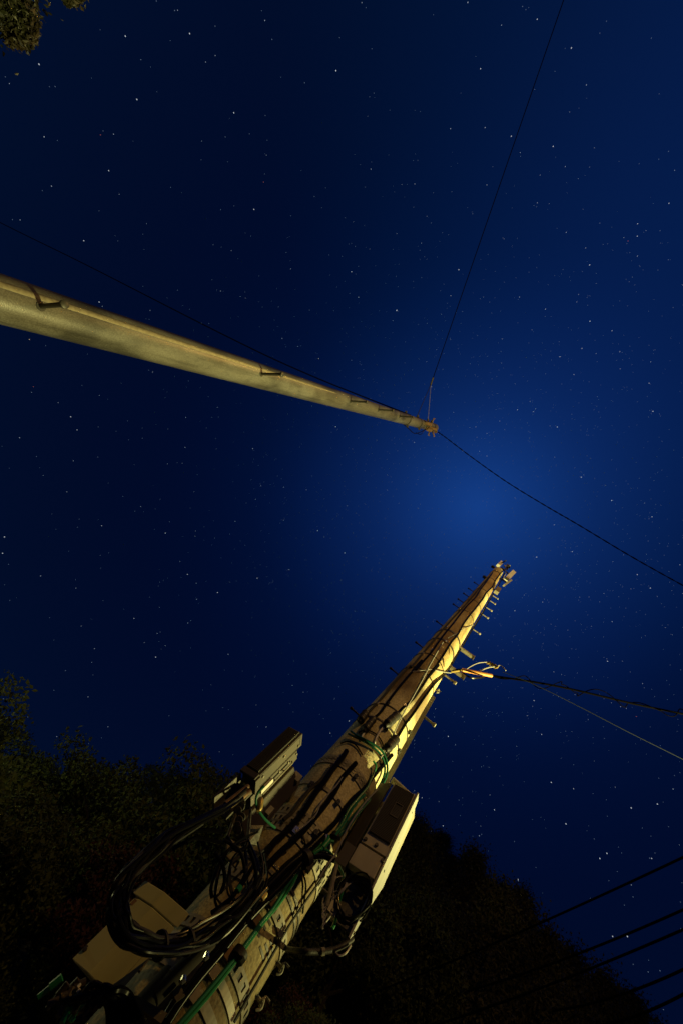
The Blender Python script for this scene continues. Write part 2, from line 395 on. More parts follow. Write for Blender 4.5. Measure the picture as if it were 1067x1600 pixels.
cable('riser_cable', c3([(660, 220), (600, 290), (520, 390), (430, 490), (330, 600), (220, 730), (110, 860), (20, 970)]) + c4([(640, 60), (520, 190), (440, 290), (330, 410), (262, 470)]), .008, 'dull_rubber',
      'black cable hugging the dark left outline of the thick pole', 'cable', group='black cables on the upper thick pole')
cable('messenger_wire', c3([(278, 765), (240, 830), (200, 900), (110, 1060)]) + c4([(790, 90), (720, 220), (650, 345), (600, 430), (550, 530), (490, 655), (440, 745), (395, 830)]), .0042, 'grey_wire',
      'light grey bare wire running diagonally over the lit side of the thick pole', 'wire', off=.02, n=6)
cable('messenger_wire', c3([(530, 622), (450, 655), (390, 695), (315, 735)]), .0035, 'grey_wire', 'short pale wire slanting across the thick pole near its top', 'wire', off=.012, n=6)
cable('messenger_wire', [(641, 1050), (655, 1048.5), (672, 1046.5), (690, 1050), (704, 1052)], .0038, 'grey_wire', 'pale wire wrapped level around the thick pole at the orange sleeve', 'wire', off=.013, n=6)
# splice tubes
def closure(a, b, r, label):
    A, B = on2(*a, r), on2(*b, r); d = (B - A); t = thing('splice_tube', A, label, 'cable splice', 'splice tubes on the thick pole')
    mb = MB(); mb.tube([A, A + d * .08, A + d * .14, A + d * .86, A + d * .92, B], [r * .45, r * .6, r, r, r * .6, r * .45], 14); mb.build('body', 'dull_rubber', t)
    for k in (.22, .5, .78):
        mb = MB(); mb.tube([A + d * (k - .02), A + d * (k + .02)], r * 1.07, 14); mb.build('clip', 'steel_dark', t)
closure((623, 1115), (601, 1135), .026, 'black splice tube at the bright edge, upper of the two in the yellow light')
closure((621, 1152), (602, 1173), .026, 'black splice tube hanging lowest in the yellow light beside the grey wire')
closure((585, 1121), (568, 1143), .022, 'black splice tube in shade on the middle of the thick pole')
closure((573, 1112), (561, 1128), .024, 'black splice tube at the dark left outline of the thick pole')
mb = MB()
mb.tube(spline([on2(600, 1137, .012), on2(594, 1142, .014), on2(587, 1155, .012), on2(584, 1166, .010)]), .006, 8)
tag(mb.build('lead_wire', 'white_plastic'), 'white cable tail curving down from the splice tube in the yellow light', 'cable')
mb = MB(); mb.tube(spline([on2(569, 1146, .012), on2(566, 1150, .012), on2(565, 1156, .01)]), .005, 8)
tag(mb.build('lead_wire', 'white_plastic'), 'short white cable tail below the shaded middle splice tube', 'cable')

# black cables lower down
LOW = 'black cables on the lower thick pole'
cable('power_cable', k3([(790, 80), (690, 190), (640, 260), (580, 370), (500, 480), (420, 580), (300, 720), (180, 840), (60, 950), (0, 1010)]) + [(413, 1360), (392, 1385)], .0125, 'black_rubber',
      'thick black cable down the middle of the brown shaded stretch of the pole', 'cable', group=LOW)
cable('power_cable', k3([(700, -40), (650, 40), (560, 150), (480, 270), (400, 370), (330, 480), (250, 600), (160, 700), (60, 800), (0, 850)]) + [(410, 1342)], .0135, 'black_rubber',
      'thick black cable on the left flank of the pole beside the dark cabinet', 'cable', group=LOW)
cable('power_cable', [(612, 1180), (598, 1196)] + k3([(960, 210), (880, 320), (760, 430), (680, 530), (600, 650), (520, 730), (440, 810), (330, 890), (230, 980)]) + [(452, 1352), (434, 1374), (411, 1394)], .0105, 'black_rubber',
      'black cable along the right of the brown stretch, ending in the arched sleeves', 'cable', group=LOW)
cable('power_cable', k3([(560, 100), (470, 230), (350, 330), (260, 440), (170, 560), (80, 640)]), .009, 'dull_rubber',
      'thin black cable at the far left outline of the brown stretch', 'cable', group=LOW)
cable('thin_wire', k3([(660, 220), (600, 300), (540, 365), (450, 470), (400, 585), (300, 685), (200, 760)]), .0035, 'grey_wire', 'pinkish grey thin wire winding beside the thick middle cable', 'wire', off=.022, n=6)
# loops tied over the bands
for pts, lab in (([(560, 1145), (572, 1141), (590, 1150), (600, 1170), (603, 1195)], 'thin black wire loop round the pole just under the splice tubes'),
                 ([(532, 1162), (545, 1159), (556, 1165), (566, 1180)], 'thin black wire loop on the left flank under the splice tubes'),
                 ([(465, 1352), (474, 1366), (478, 1385), (476, 1405), (473, 1428)], 'black wire hanging in an arc across the lit lower concrete'),
                 ([(480, 1330), (475, 1312), (466, 1301), (455, 1297)], 'black wire curling over the perforated band at mid pole')):
    cable('tie_wire', pts, .004, 'black_rubber', lab, 'wire', off=.008, n=6)
cable('stay_rope', [(553, 1300), (525, 1336), (500, 1377), (477, 1410), (452, 1447), (433, 1480), (405, 1530), (383, 1568), (366, 1598)], .005, 'dull_rubber',
      'dark thin cable running straight down the right edge of the lower pole', 'cable', off=.012, n=6)
cable('thin_wire', k3([(1010, 330), (870, 480), (740, 670), (660, 830), (590, 975)]) + [(512, 1352), (500, 1372)], .0035, 'grey_wire', 'pale thin wire hanging just right of the green cables', 'wire', off=.05, n=6)
for px, py in k3([(470, 305), (580, 362), (690, 512), (352, 292), (480, 795), (300, 960), (200, 745), (115, 915)]) + c4([(460, 372), (598, 392), (632, 505), (295, 588), (372, 372), (445, 580), (640, 610), (550, 770)]) + c3([(110, 862), (190, 832), (258, 912), (370, 605), (310, 640), (300, 760)]):
    p = on2(px, py, .006); az = math.degrees(math.atan2(p.x - P2.x, p.y - P2.y)); mb = MB(); mb.box(p, hdir(az + 90) * rnd.uniform(.006, .011), hdir(az) * .007, ZUP * .016); mb.tube([p, p + hdir(az) * .013], .004, 6); mb.build('cable_clip', 'bolt_bright' if rnd.random() < .5 else 'steel_dark', pole2)
# green cables
GR = 'green cables on the thick pole'
top_green = [(544, 1147), (554, 1152), (567.5, 1158.5), (583, 1168.6), (595.6, 1182), (601, 1199), (598, 1217), (585, 1240), (569, 1255), (551, 1276), (538, 1295), (524, 1307.5)]
cable('earth_cable', top_green, .006, 'dark_green_pvc', 'dark green cable looping from the left outline over the yellow patch', 'cable', off=.016, group=GR)
cable('earth_cable', [(548, 1143), (558, 1150), (572, 1157), (590, 1168), (600, 1180), (605, 1199), (602, 1217), (588, 1241), (573, 1256), (556, 1277), (541, 1297), (527, 1309)], .006, 'dark_green_pvc',
      'dark green cable looping outermost over the yellow patch', 'cable', off=.026, group=GR)
cable('earth_cable', k3([(960, 60), (985, 120), (930, 260), (895, 330), (800, 440), (720, 540), (650, 680), (580, 770)]), .0055, 'green_pvc', 'green cable innermost of the bundle beside the right cabinet', 'cable', off=.022, group=GR)
cable('earth_cable', k3([(880, 390), (800, 470), (740, 560), (690, 650), (590, 790)]), .005, 'green_pvc', 'short green cable in the middle of the bundle beside the right cabinet', 'cable', off=.034, group=GR)
main_green = q4([(910, 110), (830, 185), (740, 310), (670, 450), (560, 610), (450, 740), (370, 850), (240, 1030)]) + [(352.5, 1523), (322, 1561.5), (290, 1598), (262, 1630)]
cable('earth_cable', main_green, .0062, 'green_pvc', 'bright green cable running down the lit lower pole to the bottom edge', 'cable', off=.016, group=GR)
cable('earth_cable', q4([(735, 300), (640, 440), (520, 630), (430, 740), (350, 850), (215, 1030)]) + [(346, 1523), (314, 1561), (282, 1598), (255, 1628)], .0055, 'dark_green_pvc', 'dark green cable pressed against the bright green one on the lower pole', 'cable', off=.020, group=GR)
cable('earth_cable', [(503, 1326), (490, 1336), (500, 1328.5), (512, 1330), (521, 1338)], .005, 'green_pvc', 'small green wire arching over the black arched sleeve', 'cable', off=.03, group=GR)
tg = thing('cable_clamp', on2(510, 1318, .02), 'bright green clamp on the cable end at mid pole', 'clamp')
p = on2(510, 1318, .03); a = (on2(517, 1309, .03) - on2(503, 1326, .03)).normalized()
mb = MB(); mb.tube([p - a * .03, p + a * .02], [.010, .013], 10); mb.tube([p + a * .015, p + a * .03 + hdir(140) * .02], .007, 8); mb.tube([p + a * .01, p + a * .035 - hdir(140) * .012], .006, 8)
mb.build('jaw', 'green_tape', tg)
mb = MB(); mb.tube([p - a * .045, p - a * .02], .007, 8); mb.build('neck', 'green_tape', tg)
for px, py in ((374, 1493), (523, 1308)):
    pp = on2(px, py, .018); a = (on2(px + 10, py - 14, .018) - pp).normalized(); mb = MB(); mb.tube([pp - a * .012, pp + a * .012], .026 if px < 400 else .02, 12)
    mb.tube([pp, pp + hdir(200) * .04 - ZUP * .02], .008, 6)
    tag(mb.build('cable_tie', 'dull_rubber'), 'black tie round the two green cables low on the pole' if px < 400 else 'black tie gathering the green bundle above the clamp', 'cable tie')
# arched sleeves
arch = [(543.7, 1374), (541.9, 1360), (529, 1347), (517.4, 1340), (499, 1337.5), (483.7, 1340), (468.7, 1348.7), (451.8, 1362), (435, 1378.7), (416, 1397), (401, 1414), (386, 1431), (358, 1459), (339, 1487), (305, 1525), (275, 1565), (255, 1600)]
w = [on2(x, y, .02) if x < 500 else on2(499, 1337.5, .02).lerp(at_d(x, y, 1.86), min(1, (x - 499) / 30)) for x, y in arch]
mb = MB(); mb.tube(spline(w, 8), .0135, 12); tag(mb.build('cable_sleeve', 'black_rubber'), 'thick black sleeve arching from the right cabinet down the pole', 'cable sleeve')
arch2 = [(504, 1305.6), (489, 1320.6), (468.7, 1339), (450, 1354), (431, 1373), (410.6, 1393.7), (392, 1413), (365, 1440), (335, 1458)]
cable('cable_sleeve', arch2, .0165, 'black_rubber', 'straight thick black sleeve lying above the arched one', 'cable sleeve', off=.03, n=12)
cable('cable_sleeve', [(470, 1350), (440, 1384), (412, 1412), (380, 1446), (347, 1487), (312, 1528), (283, 1566), (262, 1598)], .012, 'black_rubber', 'black pipe down the left edge of the lit lower concrete', 'cable sleeve', off=.035, n=12)
for (a, b, m) in (((416, 1396), (405, 1409), 'brass'), ((395, 1419), (388, 1428), 'brass')):
    A, B = on2(*a, .05), on2(*b, .05); mb = MB(); d = B - A
    mb.tube([A, A + d * .2, A + d * .2, A + d * .8, A + d * .8, B], [.008, .008, .013, .013, .008, .008], 10)
    tag(mb.build('cable_joint', m), 'brass joint on the cable, upper of the pair' if a[0] > 400 else 'brass joint on the cable, lower of the pair', 'cable joint')
for px, py in ((478, 1343),):
    pp = on2(px, py, .03); a = (on2(px + 10, py - 6, .03) - pp).normalized(); mb = MB(); mb.tube([pp - a * .012, pp + a * .012], .034, 14)
    mb.box(pp + hdir(150) * .03 - ZUP * .015, hdir(150) * .008, hdir(60) * .01, ZUP * .02); tag(mb.build('cable_tie', 'dull_rubber'), 'black clamp joining the two thick sleeves', 'cable tie')
# flat steel pads under the straight pipe
for k, (px, py) in enumerate(((333, 1518), (304, 1557), (357, 1491), (402, 1438), (424, 1407))):
    p = on2(px, py, .008); az = math.degrees(math.atan2(p.x - P2.x, p.y - P2.y)); t = hdir(az + 90); mb = MB()
    mb.box(p, t * .028, hdir(az) * .006, ZUP * .016); mb.build('band_pad', 'galvanised' if k < 2 else 'rust_steel', pole2)

# ------------------------------------------------------------------ prisms seen from below
def prism(px_pts, d0, i0, ztop_px=None, z=None, dz=1.0):
    """footprint traced at the bottom edge; the height comes from corner i0 standing at horizontal distance d0"""
    z0 = at_d(*px_pts[i0], d0).z; fp = [at_z(x, y, z0) for x, y in px_pts]
    if ztop_px: d = math.hypot(fp[i0].x, fp[i0].y); zt = at_d(*ztop_px, d).z
    else: zt = z0 + dz
    return fp, z0, zt
def box_fp(mb, fp, z0, z1, mi=0): mb.hexa([Vector((p.x, p.y, z0)) for p in fp], [Vector((p.x, p.y, z1)) for p in fp], mi)
def face_pt(a, b, s, z, out=0.0):           # on the upright face from a to b
    n = Vector((b.y - a.y, -(b.x - a.x), 0)).normalized()
    if n.dot(EYE - a) < 0: n = -n
    p = a.lerp(b, s); return Vector((p.x, p.y, z)) + n * out
def panel(mb, a, b, s0, s1, z0, z1, o0, o1, mi=0):
    mb.hexa([face_pt(a, b, s0, z0, o0), face_pt(a, b, s1, z0, o0), face_pt(a, b, s1, z0, o1), face_pt(a, b, s0, z0, o1)],
            [face_pt(a, b, s0, z1, o0), face_pt(a, b, s1, z1, o0), face_pt(a, b, s1, z1, o1), face_pt(a, b, s0, z1, o1)], mi)
def louver(parent, a, b, s0, s1, z0, z1, n, badge=None):
    mb = MB(); panel(mb, a, b, s0, s1, z0, z1, .0015, .004, 0); h = (z1 - z0) / n
    for i in range(n):
        z = z0 + h * (i + .5)
        mb.hexa([face_pt(a, b, s0, z - h * .12, .0035), face_pt(a, b, s1, z - h * .12, .0035), face_pt(a, b, s1, z - h * .22, .012), face_pt(a, b, s0, z - h * .22, .012)],
                [face_pt(a, b, s0, z + h * .22, .0035), face_pt(a, b, s1, z + h * .22, .0035), face_pt(a, b, s1, z + h * .06, .012), face_pt(a, b, s0, z + h * .06, .012)], 1)
    o = mb.build('louver', ['louver_dark', 'louver_slat'], parent, smooth=False)
    return o
def screws(parent, a, b, lst, out, m='bolt_bright', r=.006):
    for s, z in lst:
        p = face_pt(a, b, s, z, out); n = (face_pt(a, b, s, z, out + 1) - p); mb = MB(); mb.tube([p - n * .002, p + n * .006], r, 8); mb.build('screw', m, parent)

# ---------------- right cabinet
fp, z0, zt = prism([(562, 1319), (601, 1344), (611, 1351)], 1.80, 1)
A, B, Cc = fp
zt = at_d(646, 1240, math.hypot(B.x, B.y)).z; zb = at_d(551, 1480, math.hypot(B.x, B.y) + .02).z
back = (Vector((B.x - P2.x, B.y - P2.y, 0))).normalized()
side = (Cc - B).normalized(); side.z = 0
Aw = (A - B); n_in = Vector((-Aw.y, Aw.x, 0)).normalized()
if n_in.dot(EYE - B) > 0: n_in = -n_in       # into the cabinet, away from the camera
dep = n_in * .13 + (Cc - B) * .55
cabR = thing('equipment_cabinet', Vector((B.x, B.y, zb)), 'pale cabinet on the right of the thick pole with a brightly lit cream side', 'equipment cabinet')
mb = MB(); box_fp(mb, [A, B, B + dep, A + dep], z0, zt); cb = mb.build('body', 'cabinet_paint', cabR, smooth=False)
H = zt - z0
panel_mb = MB(); panel(panel_mb, A, B, .03, 1.0, z0 + H * .015, z0 + H * .13, .001, .010)
panel_mb.build('louver_sill', 'cabinet_paint', cabR, smooth=False)
lvR = louver(cabR, A, B, .08, .93, z0 + H * .18, z0 + H * .97, 40)
mb = MB()
for sa, sb, za, zb2 in ((.45, .78, .50, .515), (.45, .78, .70, .715), (.45, .48, .515, .70), (.75, .78, .515, .70)): panel(mb, A, B, sa, sb, z0 + H * za, z0 + H * zb2, .004, .016)
panel(mb, A, B, .49, .74, z0 + H * .52, z0 + H * .695, .004, .010, 1)
mb.build('badge_frame', ['shaded_brown', 'louver_dark'], lvR, smooth=False)
mb = MB(); panel(mb, A, B, .0, .97, z0 - (z0 - zb) * .33, z0 - .006, -.02, .012); mb.build('lower_cover', 'cabinet_paint', cabR, smooth=False)
# cream side plate running the whole height, deepest at the middle and tapering to the foot
mb = MB(); e = side * .0; fr = -n_in
def sp(z, front, bk): c = Vector((B.x, B.y, z)); return c + fr * front, c + dep.normalized() * bk
prof = [(zb, .0, .012), (zb + (z0 - zb) * .45, .004, .045), (z0 - .03, .012, .10), (z0 + H * .3, .014, .085), (z0 + H * .75, .012, .06), (zt + .01, .010, .035)]
th = -(A - B).normalized() * .006
ring_f = []; 
for z, fo, bk in prof: ring_f.append(sp(z, fo, bk))
poly = [p[0] for p in ring_f] + [p[1] for p in reversed(ring_f)]
mb.hexa([p + th * .3 for p in poly], [p + th * 1.6 for p in poly]); mb.build('side_plate', 'guard_paint', cabR, smooth=False)
mb = MB(); panel(mb, A, B, .0, 1.0, z0 - .006, z0 + H * .012, -.03, .0005); panel(mb, A, B, .0, 1.0, z0 + H * .132, z0 + H * .142, .0, .0015); mb.build('seam', 'louver_dark', cabR, smooth=False)
screws(cabR, A, B, [(.12, z0 + H * .06), (.55, z0 + H * .07), (.97, z0 - .02)], .011, 'steel_dark', .008)
for z, k in ((zb + .03, .01), (zb + (z0 - zb) * .45, .02), (z0 - .03, .02), (z0 + H * .35, .04), (z0 + H * .8, .03)):
    p = sp(z, -k, 0)[0] + th * 1.6; mb = MB(); mb.tube([p - th * .3, p + th * .9], [.007, .005], 8); mb.build('fastener', 'steel_dark', cabR)
for z in (z0 + H * .22, z0 + H * .62):
    p = sp(z, -.055, 0)[0] + th * 1.8; mb = MB(); mb.box(p, th * .35, n_in * .010, ZUP * .028); mb.build('hinge', 'galvanised', cabR)
# perforated cable bay behind the lower cover
mb = MB(); za, zb3 = zb + (z0 - zb) * .12, z0 - (z0 - zb) * .33
panel(mb, A, B, .30, .97, za, zb3, -.045, -.035); mb.build('cable_bay', 'steel_dark', cabR, smooth=False)
for k in range(15):
    s, z = rnd.uniform(.38, .9), rnd.uniform(za + .02, zb3 - .02); p = face_pt(A, B, s, z, -.0355); nn = face_pt(A, B, s, z, 1) - face_pt(A, B, s, z, 0)
    mb = MB(); mb.tube([p, p + nn * .003], rnd.uniform(.008, .013), 12); mb.build('bay_hole', 'louver_dark', cabR)
zc = zb + (z0 - zb) * .36; cc = face_pt(A, B, .66, zc, -.01); tx = (B - A).normalized(); tn = (face_pt(A, B, 0, 0, 1) - face_pt(A, B, 0, 0, 0))
mb = MB()
for k in range(9):
    rx, rz = .055 + .004 * (k % 4), .075 + .005 * (k % 5); ph = rnd.uniform(0, 6)
    pts = [cc + tx * (rx * math.cos(t)) + ZUP * (rz * math.sin(t) + .01 * math.sin(2 * t + ph)) + tn * (.004 * k + .006 * math.sin(t + ph)) for t in [ph + i * .33 for i in range(18)]]
    mb.tube(pts, .0035, 6)
mb.build('cable_loop', 'black_rubber', cabR)
mb = MB()
for k in range(7):
    s = face_pt(A, B, .10 + .05 * k, zb3 - .05, .0); e2 = face_pt(A, B, .0 + .06 * k + rnd.uniform(-.05, .05), zb - .01 * k + .02, .01)
    mb.tube(spline([s, s.lerp(e2, .35) + tn * rnd.uniform(-.01, .03) + tx * rnd.uniform(-.02, .02), s.lerp(e2, .7) + tx * rnd.uniform(-.03, .02), e2]), .0028, 6)
mb.build('wire_tails', 'grey_wire', cabR)
mb = MB(); s = at_d(529, 1354, 1.82); mb.tube(spline([s, at_d(536, 1369, 1.82), at_d(537, 1384, 1.82), at_d(533, 1399, 1.82), at_d(529, 1412, 1.83), at_d(524, 1440, 1.84), at_d(519, 1452, 1.84)]), .0065, 8)
tag(mb.build('earth_cable', 'green_pvc'), 'green cable dropping out of the arched sleeve beside the right cabinet', 'cable', GR)
# rear frame between cabinet and pole
mb = MB(); off_l = (A - B).normalized(); 
box_fp(mb, [A + off_l * .012, A + dep * .1 + off_l * .012, A + dep + off_l * .07, A + dep * .25 + off_l * .075], z0 - .02, zt - H * .02); mb.build('side_frame', 'shaded_brown', cabR, smooth=False)
mb = MB(); box_fp(mb, [A + off_l * .005, A + off_l * .055, A + off_l * .055 + dep * .2, A + off_l * .005 + dep * .2], z0 - (z0 - zb) * .38, z0 - .024); mb.build('junction_plate', 'shaded_brown', cabR, smooth=False)
for zz2 in (z0 + H * .85, z0 + H * .1):
    mb = MB(); q = s2(125, zz2, -.01); g = A + dep * .7; g.z = zz2; mb.box((q + g) / 2, (g - q) / 2, Vector((0, 0, 1)).cross((g - q).normalized()) * .02, ZUP * .018); mb.build('mounting_arm', 'galvanised', cabR)
mb = MB(); p = at_d(612, 1219, 1.95); mb.tube([p, p + hdir(140) * .14], .018, 12); mb.tube([p + hdir(140) * .135, p + hdir(140) * .145], .024, 12); mb.build('mounting_arm', 'galvanised', cabR)
# ladder like cable bracket left of it
mb = MB(); a, b = at_d(526, 1352, 1.8), at_d(510, 1418, 1.82); mb.tube([a, b], .009, 8)
for px, py, qx, qy in ((511, 1370, 521, 1376), (503, 1388, 514, 1397)): mb.tube([at_d(px, py, 1.82), at_d(qx, qy, 1.81)], .0035, 6)
tag(mb.build('cable_bracket', 'galvanised'), 'slim steel rail with two rungs between lower pole and right cabinet', 'bracket')
t = thing('junction_block', at_d(520, 1420, 1.82), 'small beige terminal block hanging below the slim steel rail', 'terminal block')
mb = MB(); c = at_d(520, 1421, 1.82); ax = (at_d(526, 1410, 1.82) - at_d(516, 1430, 1.82)) / 2; mb.box(c, ax, hdir(140) * .018, hdir(50) * .014); mb.build('housing', 'cabinet_paint', t)
mb = MB(); mb.tube([c - ax * .5, c - ax * .5 + hdir(227) * .018], .006, 8); mb.build('screw', 'steel_dark', t)
# grey conduit from the lower pole to the cabinet's foot
w = [on2(448, 1484, .01), at_d(470, 1487, 1.78), at_d(496, 1488, 1.78), at_d(520, 1485, 1.79), at_d(538, 1477, 1.80), at_d(550, 1468, 1.82)]
mb = MB(); mb.tube(spline(w), .009, 10); ct = tag(mb.build('conduit', 'dull_rubber'), 'dark conduit curving from the lower pole to the foot of the right cabinet', 'conduit')
mb = MB(); a, b = at_d(502, 1488, 1.778), at_d(507, 1487.5, 1.778); mb.tube([a, b], .011, 10); mb.build('collar', 'galvanised', ct)
mb = MB(); mb.tube(spline([at_d(524, 1488, 1.79), at_d(530, 1494, 1.79), at_d(540, 1490, 1.79), at_d(548, 1478, 1.8)]), .003, 6); mb.build('drop_wire', 'grey_wire', ct)

# ---------------- left cabinet
fp, z0, zt = prism([(379.5, 1200.8), (402.7, 1215.6), (401, 1237)], 1.66, 1, (475, 1148.8))
A, B, Cc = fp; D = A + Cc - B; H = zt - z0
cabL = thing('equipment_cabinet', Vector((B.x, B.y, z0)), 'brown cabinet, darkened in colour as if shaded, on the left of the thick pole with louvers towards the sky', 'equipment cabinet')
mb = MB(); box_fp(mb, [A, B, Cc, D], z0, zt); mb.build('body', 'shaded_brown', cabL, smooth=False)
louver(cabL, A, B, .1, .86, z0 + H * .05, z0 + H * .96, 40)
mb = MB(); panel(mb, A, B, .0, 1.0, z0 - .02, z0 + .012, -.004, .008); panel(mb, B, Cc, .0, 1.0, z0 - .02, z0 + .012, -.004, .008); mb.build('lower_rim', 'shaded_brown', cabL, smooth=False)
v = (Cc - B); w_ = (B - A)
# rear plate towards the pole
g0 = [Cc + v * .12 - w_ * .35, Cc + v * .12 - w_ * .05, Cc + v * .85 + w_ * .0, Cc + v * .85 - w_ * .5]
mb = MB(); box_fp(mb, g0, z0 - .03, zt - .03); mb.build('rear_frame', 'shaded_brown', cabL, smooth=False)
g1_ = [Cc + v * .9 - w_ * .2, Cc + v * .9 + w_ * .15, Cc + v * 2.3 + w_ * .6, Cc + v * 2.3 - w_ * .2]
mb = MB(); box_fp(mb, g1_, z0 - .10, zt - H * .22); mb.build('rear_box', 'shaded_brown', cabL, smooth=False)
screws(cabL, B, Cc, [(.4, z0 + H * .55), (.3, z0 + H * .1), (.7, z0 + H * .9)], .0, 'bolt_bright', .006)
screws(cabL, g0[1], g0[2], [(.3 + .4 * (k % 2), z0 + H * (.08 + .1 * k)) for k in range(9)], .0, 'bolt_bright', .0045)
mb = MB(); a = face_pt(g0[1], g0[2], .55, z0 + .03, .012); b = face_pt(g0[1], g0[2], .55, z0 + H * .75, .012); mb.tube([a, b], .004, 6); mb.build('rod', 'galvanised', cabL)
mb = MB(); a = face_pt(g0[1], g0[2], .2, z0 + .06, .008); mb.box(a, (g0[2] - g0[1]).normalized() * .008, ZUP.cross((g0[2] - g0[1]).normalized()) * .006, ZUP * .04); mb.build('latch', 'white_plastic', cabL)
for fz in (.15, .8):
    mb = MB(); zq = z0 + H * fz; q = s2(300, zq, -.01); g = Vector(((g1_[1].x + g1_[2].x) / 2, (g1_[1].y + g1_[2].y) / 2, zq)); mb.box((q + g) / 2, (g - q) / 2, ZUP.cross((g - q).normalized()) * .02, ZUP * .02); mb.build('mounting_arm', 'galvanised', cabL)
mb = MB()
for sa, sb, za, zb4 in ((.08, .92, .04, .05), (.08, .92, .94, .95), (.08, .10, .05, .94), (.90, .92, .05, .94)): panel(mb, B, Cc, sa, sb, z0 + H * za, z0 + H * zb4, -.001, .0015)
mb.build('seam', 'louver_dark', cabL, smooth=False)
# lower cable compartment
mb = MB(); zl = z0 - .28; ctr = (A + B + Cc + D) / 4
ins = [ctr + (p - ctr) * .86 for p in (A, B, Cc, D)]
mb.hexa([Vector((p.x, p.y, zl)) for p in ins[:3]] , [Vector((p.x, p.y, z0 - .018)) for p in ins[:3]]) if False else None
panel(mb, ins[3], ins[2], 0, 1, z0 - .17, z0 - .02, -.004, .004); panel(mb, ins[0], ins[3], 0, 1, z0 - .17, z0 - .02, -.004, .004)
mb.build('gland_plate', 'steel_dark', cabL, smooth=False)
for k in range(8):
    p = at_d(366 + 12 * rnd.random(), 1246 + 7 * k + 4 * rnd.random(), 1.67); mb = MB(); dd = (EYE - p).normalized(); mb.tube([p, p + dd * .006], [.016, .014], 12); mb.tube([p + dd * .006, p + dd * .007], .006, 8); mb.build('gland', 'steel_dark', cabL)
zq = at_d(369, 1330, 1.68).z; pl = [at_d(356, 1307.5, 1.66), at_d(386, 1328, 1.66), at_d(369, 1358, 1.66), at_d(352.5, 1337.5, 1.66)]
nn = (pl[1] - pl[0]).cross(pl[2] - pl[1]).normalized()
mb = MB(); mb.hexa(pl, [p + nn * .008 for p in pl]); mb.build('lower_cover', 'box_dim', cabL, smooth=False)
mb = MB(); mb.tube([pl[0], at_d(372, 1262, 1.68)], .006, 6); mb.tube([pl[1], at_d(392, 1262, 1.68)], .006, 6); mb.build('cover_stay', 'steel_dark', cabL)
pts = [(413, 1228), (404, 1238), (400, 1250), (402, 1263), (411, 1277), (421, 1287), (430, 1294)]
mb = MB(); mb.tube(spline([at_d(x, y, 1.60 + .02 * i) for i, (x, y) in enumerate(pts)]), .005, 8)
tag(mb.build('earth_cable', 'dark_green_pvc'), 'dark green cable hanging off the side of the left cabinet', 'cable', GR)
mb = MB(); a, b = at_d(408, 1247, 1.66), at_d(404, 1268, 1.66); mb.tube([a, a.lerp(b, .2), a.lerp(b, .8), b], [.008, .014, .014, .008], 10)
tag(mb.build('cable_joint', 'brass'), 'pale brass fitting behind the green cable on the left cabinet', 'cable joint')
# bottom plate piece under the left cabinet
q = [at_d(393, 1290, 1.72), at_d(412, 1290, 1.72), at_d(402, 1322, 1.74), at_d(388, 1318, 1.72)]
nn = (q[1] - q[0]).cross(q[2] - q[1]).normalized(); mb = MB(); mb.hexa(q, [p + nn * .02 for p in q]); mb.build('foot_plate', 'steel_dark', cabL, smooth=False)

# ---------------- lower left box
fp, z0, zt = prism([(111, 1500), (147, 1541), (176, 1566)], 1.62, 1, None, dz=1)
A, B, Cc = fp; zt = at_d(235, 1383, math.hypot(A.x, A.y)).z; D = A + Cc - B; H = zt - z0
cabB = thing('equipment_cabinet', Vector((B.x, B.y, z0)), 'beige box at the lower left with the shadow of the cable coil on it', 'equipment cabinet')
mb = MB(); box_fp(mb, [A, B, Cc, D], z0, z0 + H * .80); mb.build('body', 'box_paint', cabB, smooth=False)
mb = MB(); ex = (A - B) * .10; ey = (B - Cc) * .12
box_fp(mb, [A + ex + ey, B + ey, Cc - ey * .5, D + ex - ey * .5], z0 + H * .802, zt); mb.build('hood', 'box_paint', cabB, smooth=False)
mb = MB(); panel(mb, A, B, .49, .51, z0 + .01, z0 + H * .79, .0, .002); panel(mb, A, B, .02, .98, z0 + H * .785, z0 + H * .80, .0, .0025); panel(mb, A, B, .02, .98, z0 + .035, z0 + .04, .0, .002); mb.build('seam', 'shaded_brown', cabB, smooth=False)
mb = MB()
for k in range(14):
    z = z0 + H * (.1 + .047 * k); panel(mb, B, Cc, .30, .75, z, z + .010, .0, .004)
mb.build('louver', 'shaded_brown', cabB, smooth=False)
mb = MB(); panel(mb, B, Cc, .04, .10, z0 + .01, z0 + H * .79, .0, .006); panel(mb, B, Cc, .16, .2, z0 + .01, z0 + H * .79, .0, .005); mb.build('door_strip', 'box_paint', cabB, smooth=False)
screws(cabB, A, B, [(.1, z0 + .03), (.9, z0 + .03)], .0, 'steel_dark', .006)
mb = MB(); panel(mb, A, B, .06, .26, z0 + H * .70, z0 + H * .77, .0005, .0035); mb.build('tag_plate', 'rust_steel', cabB, smooth=False)
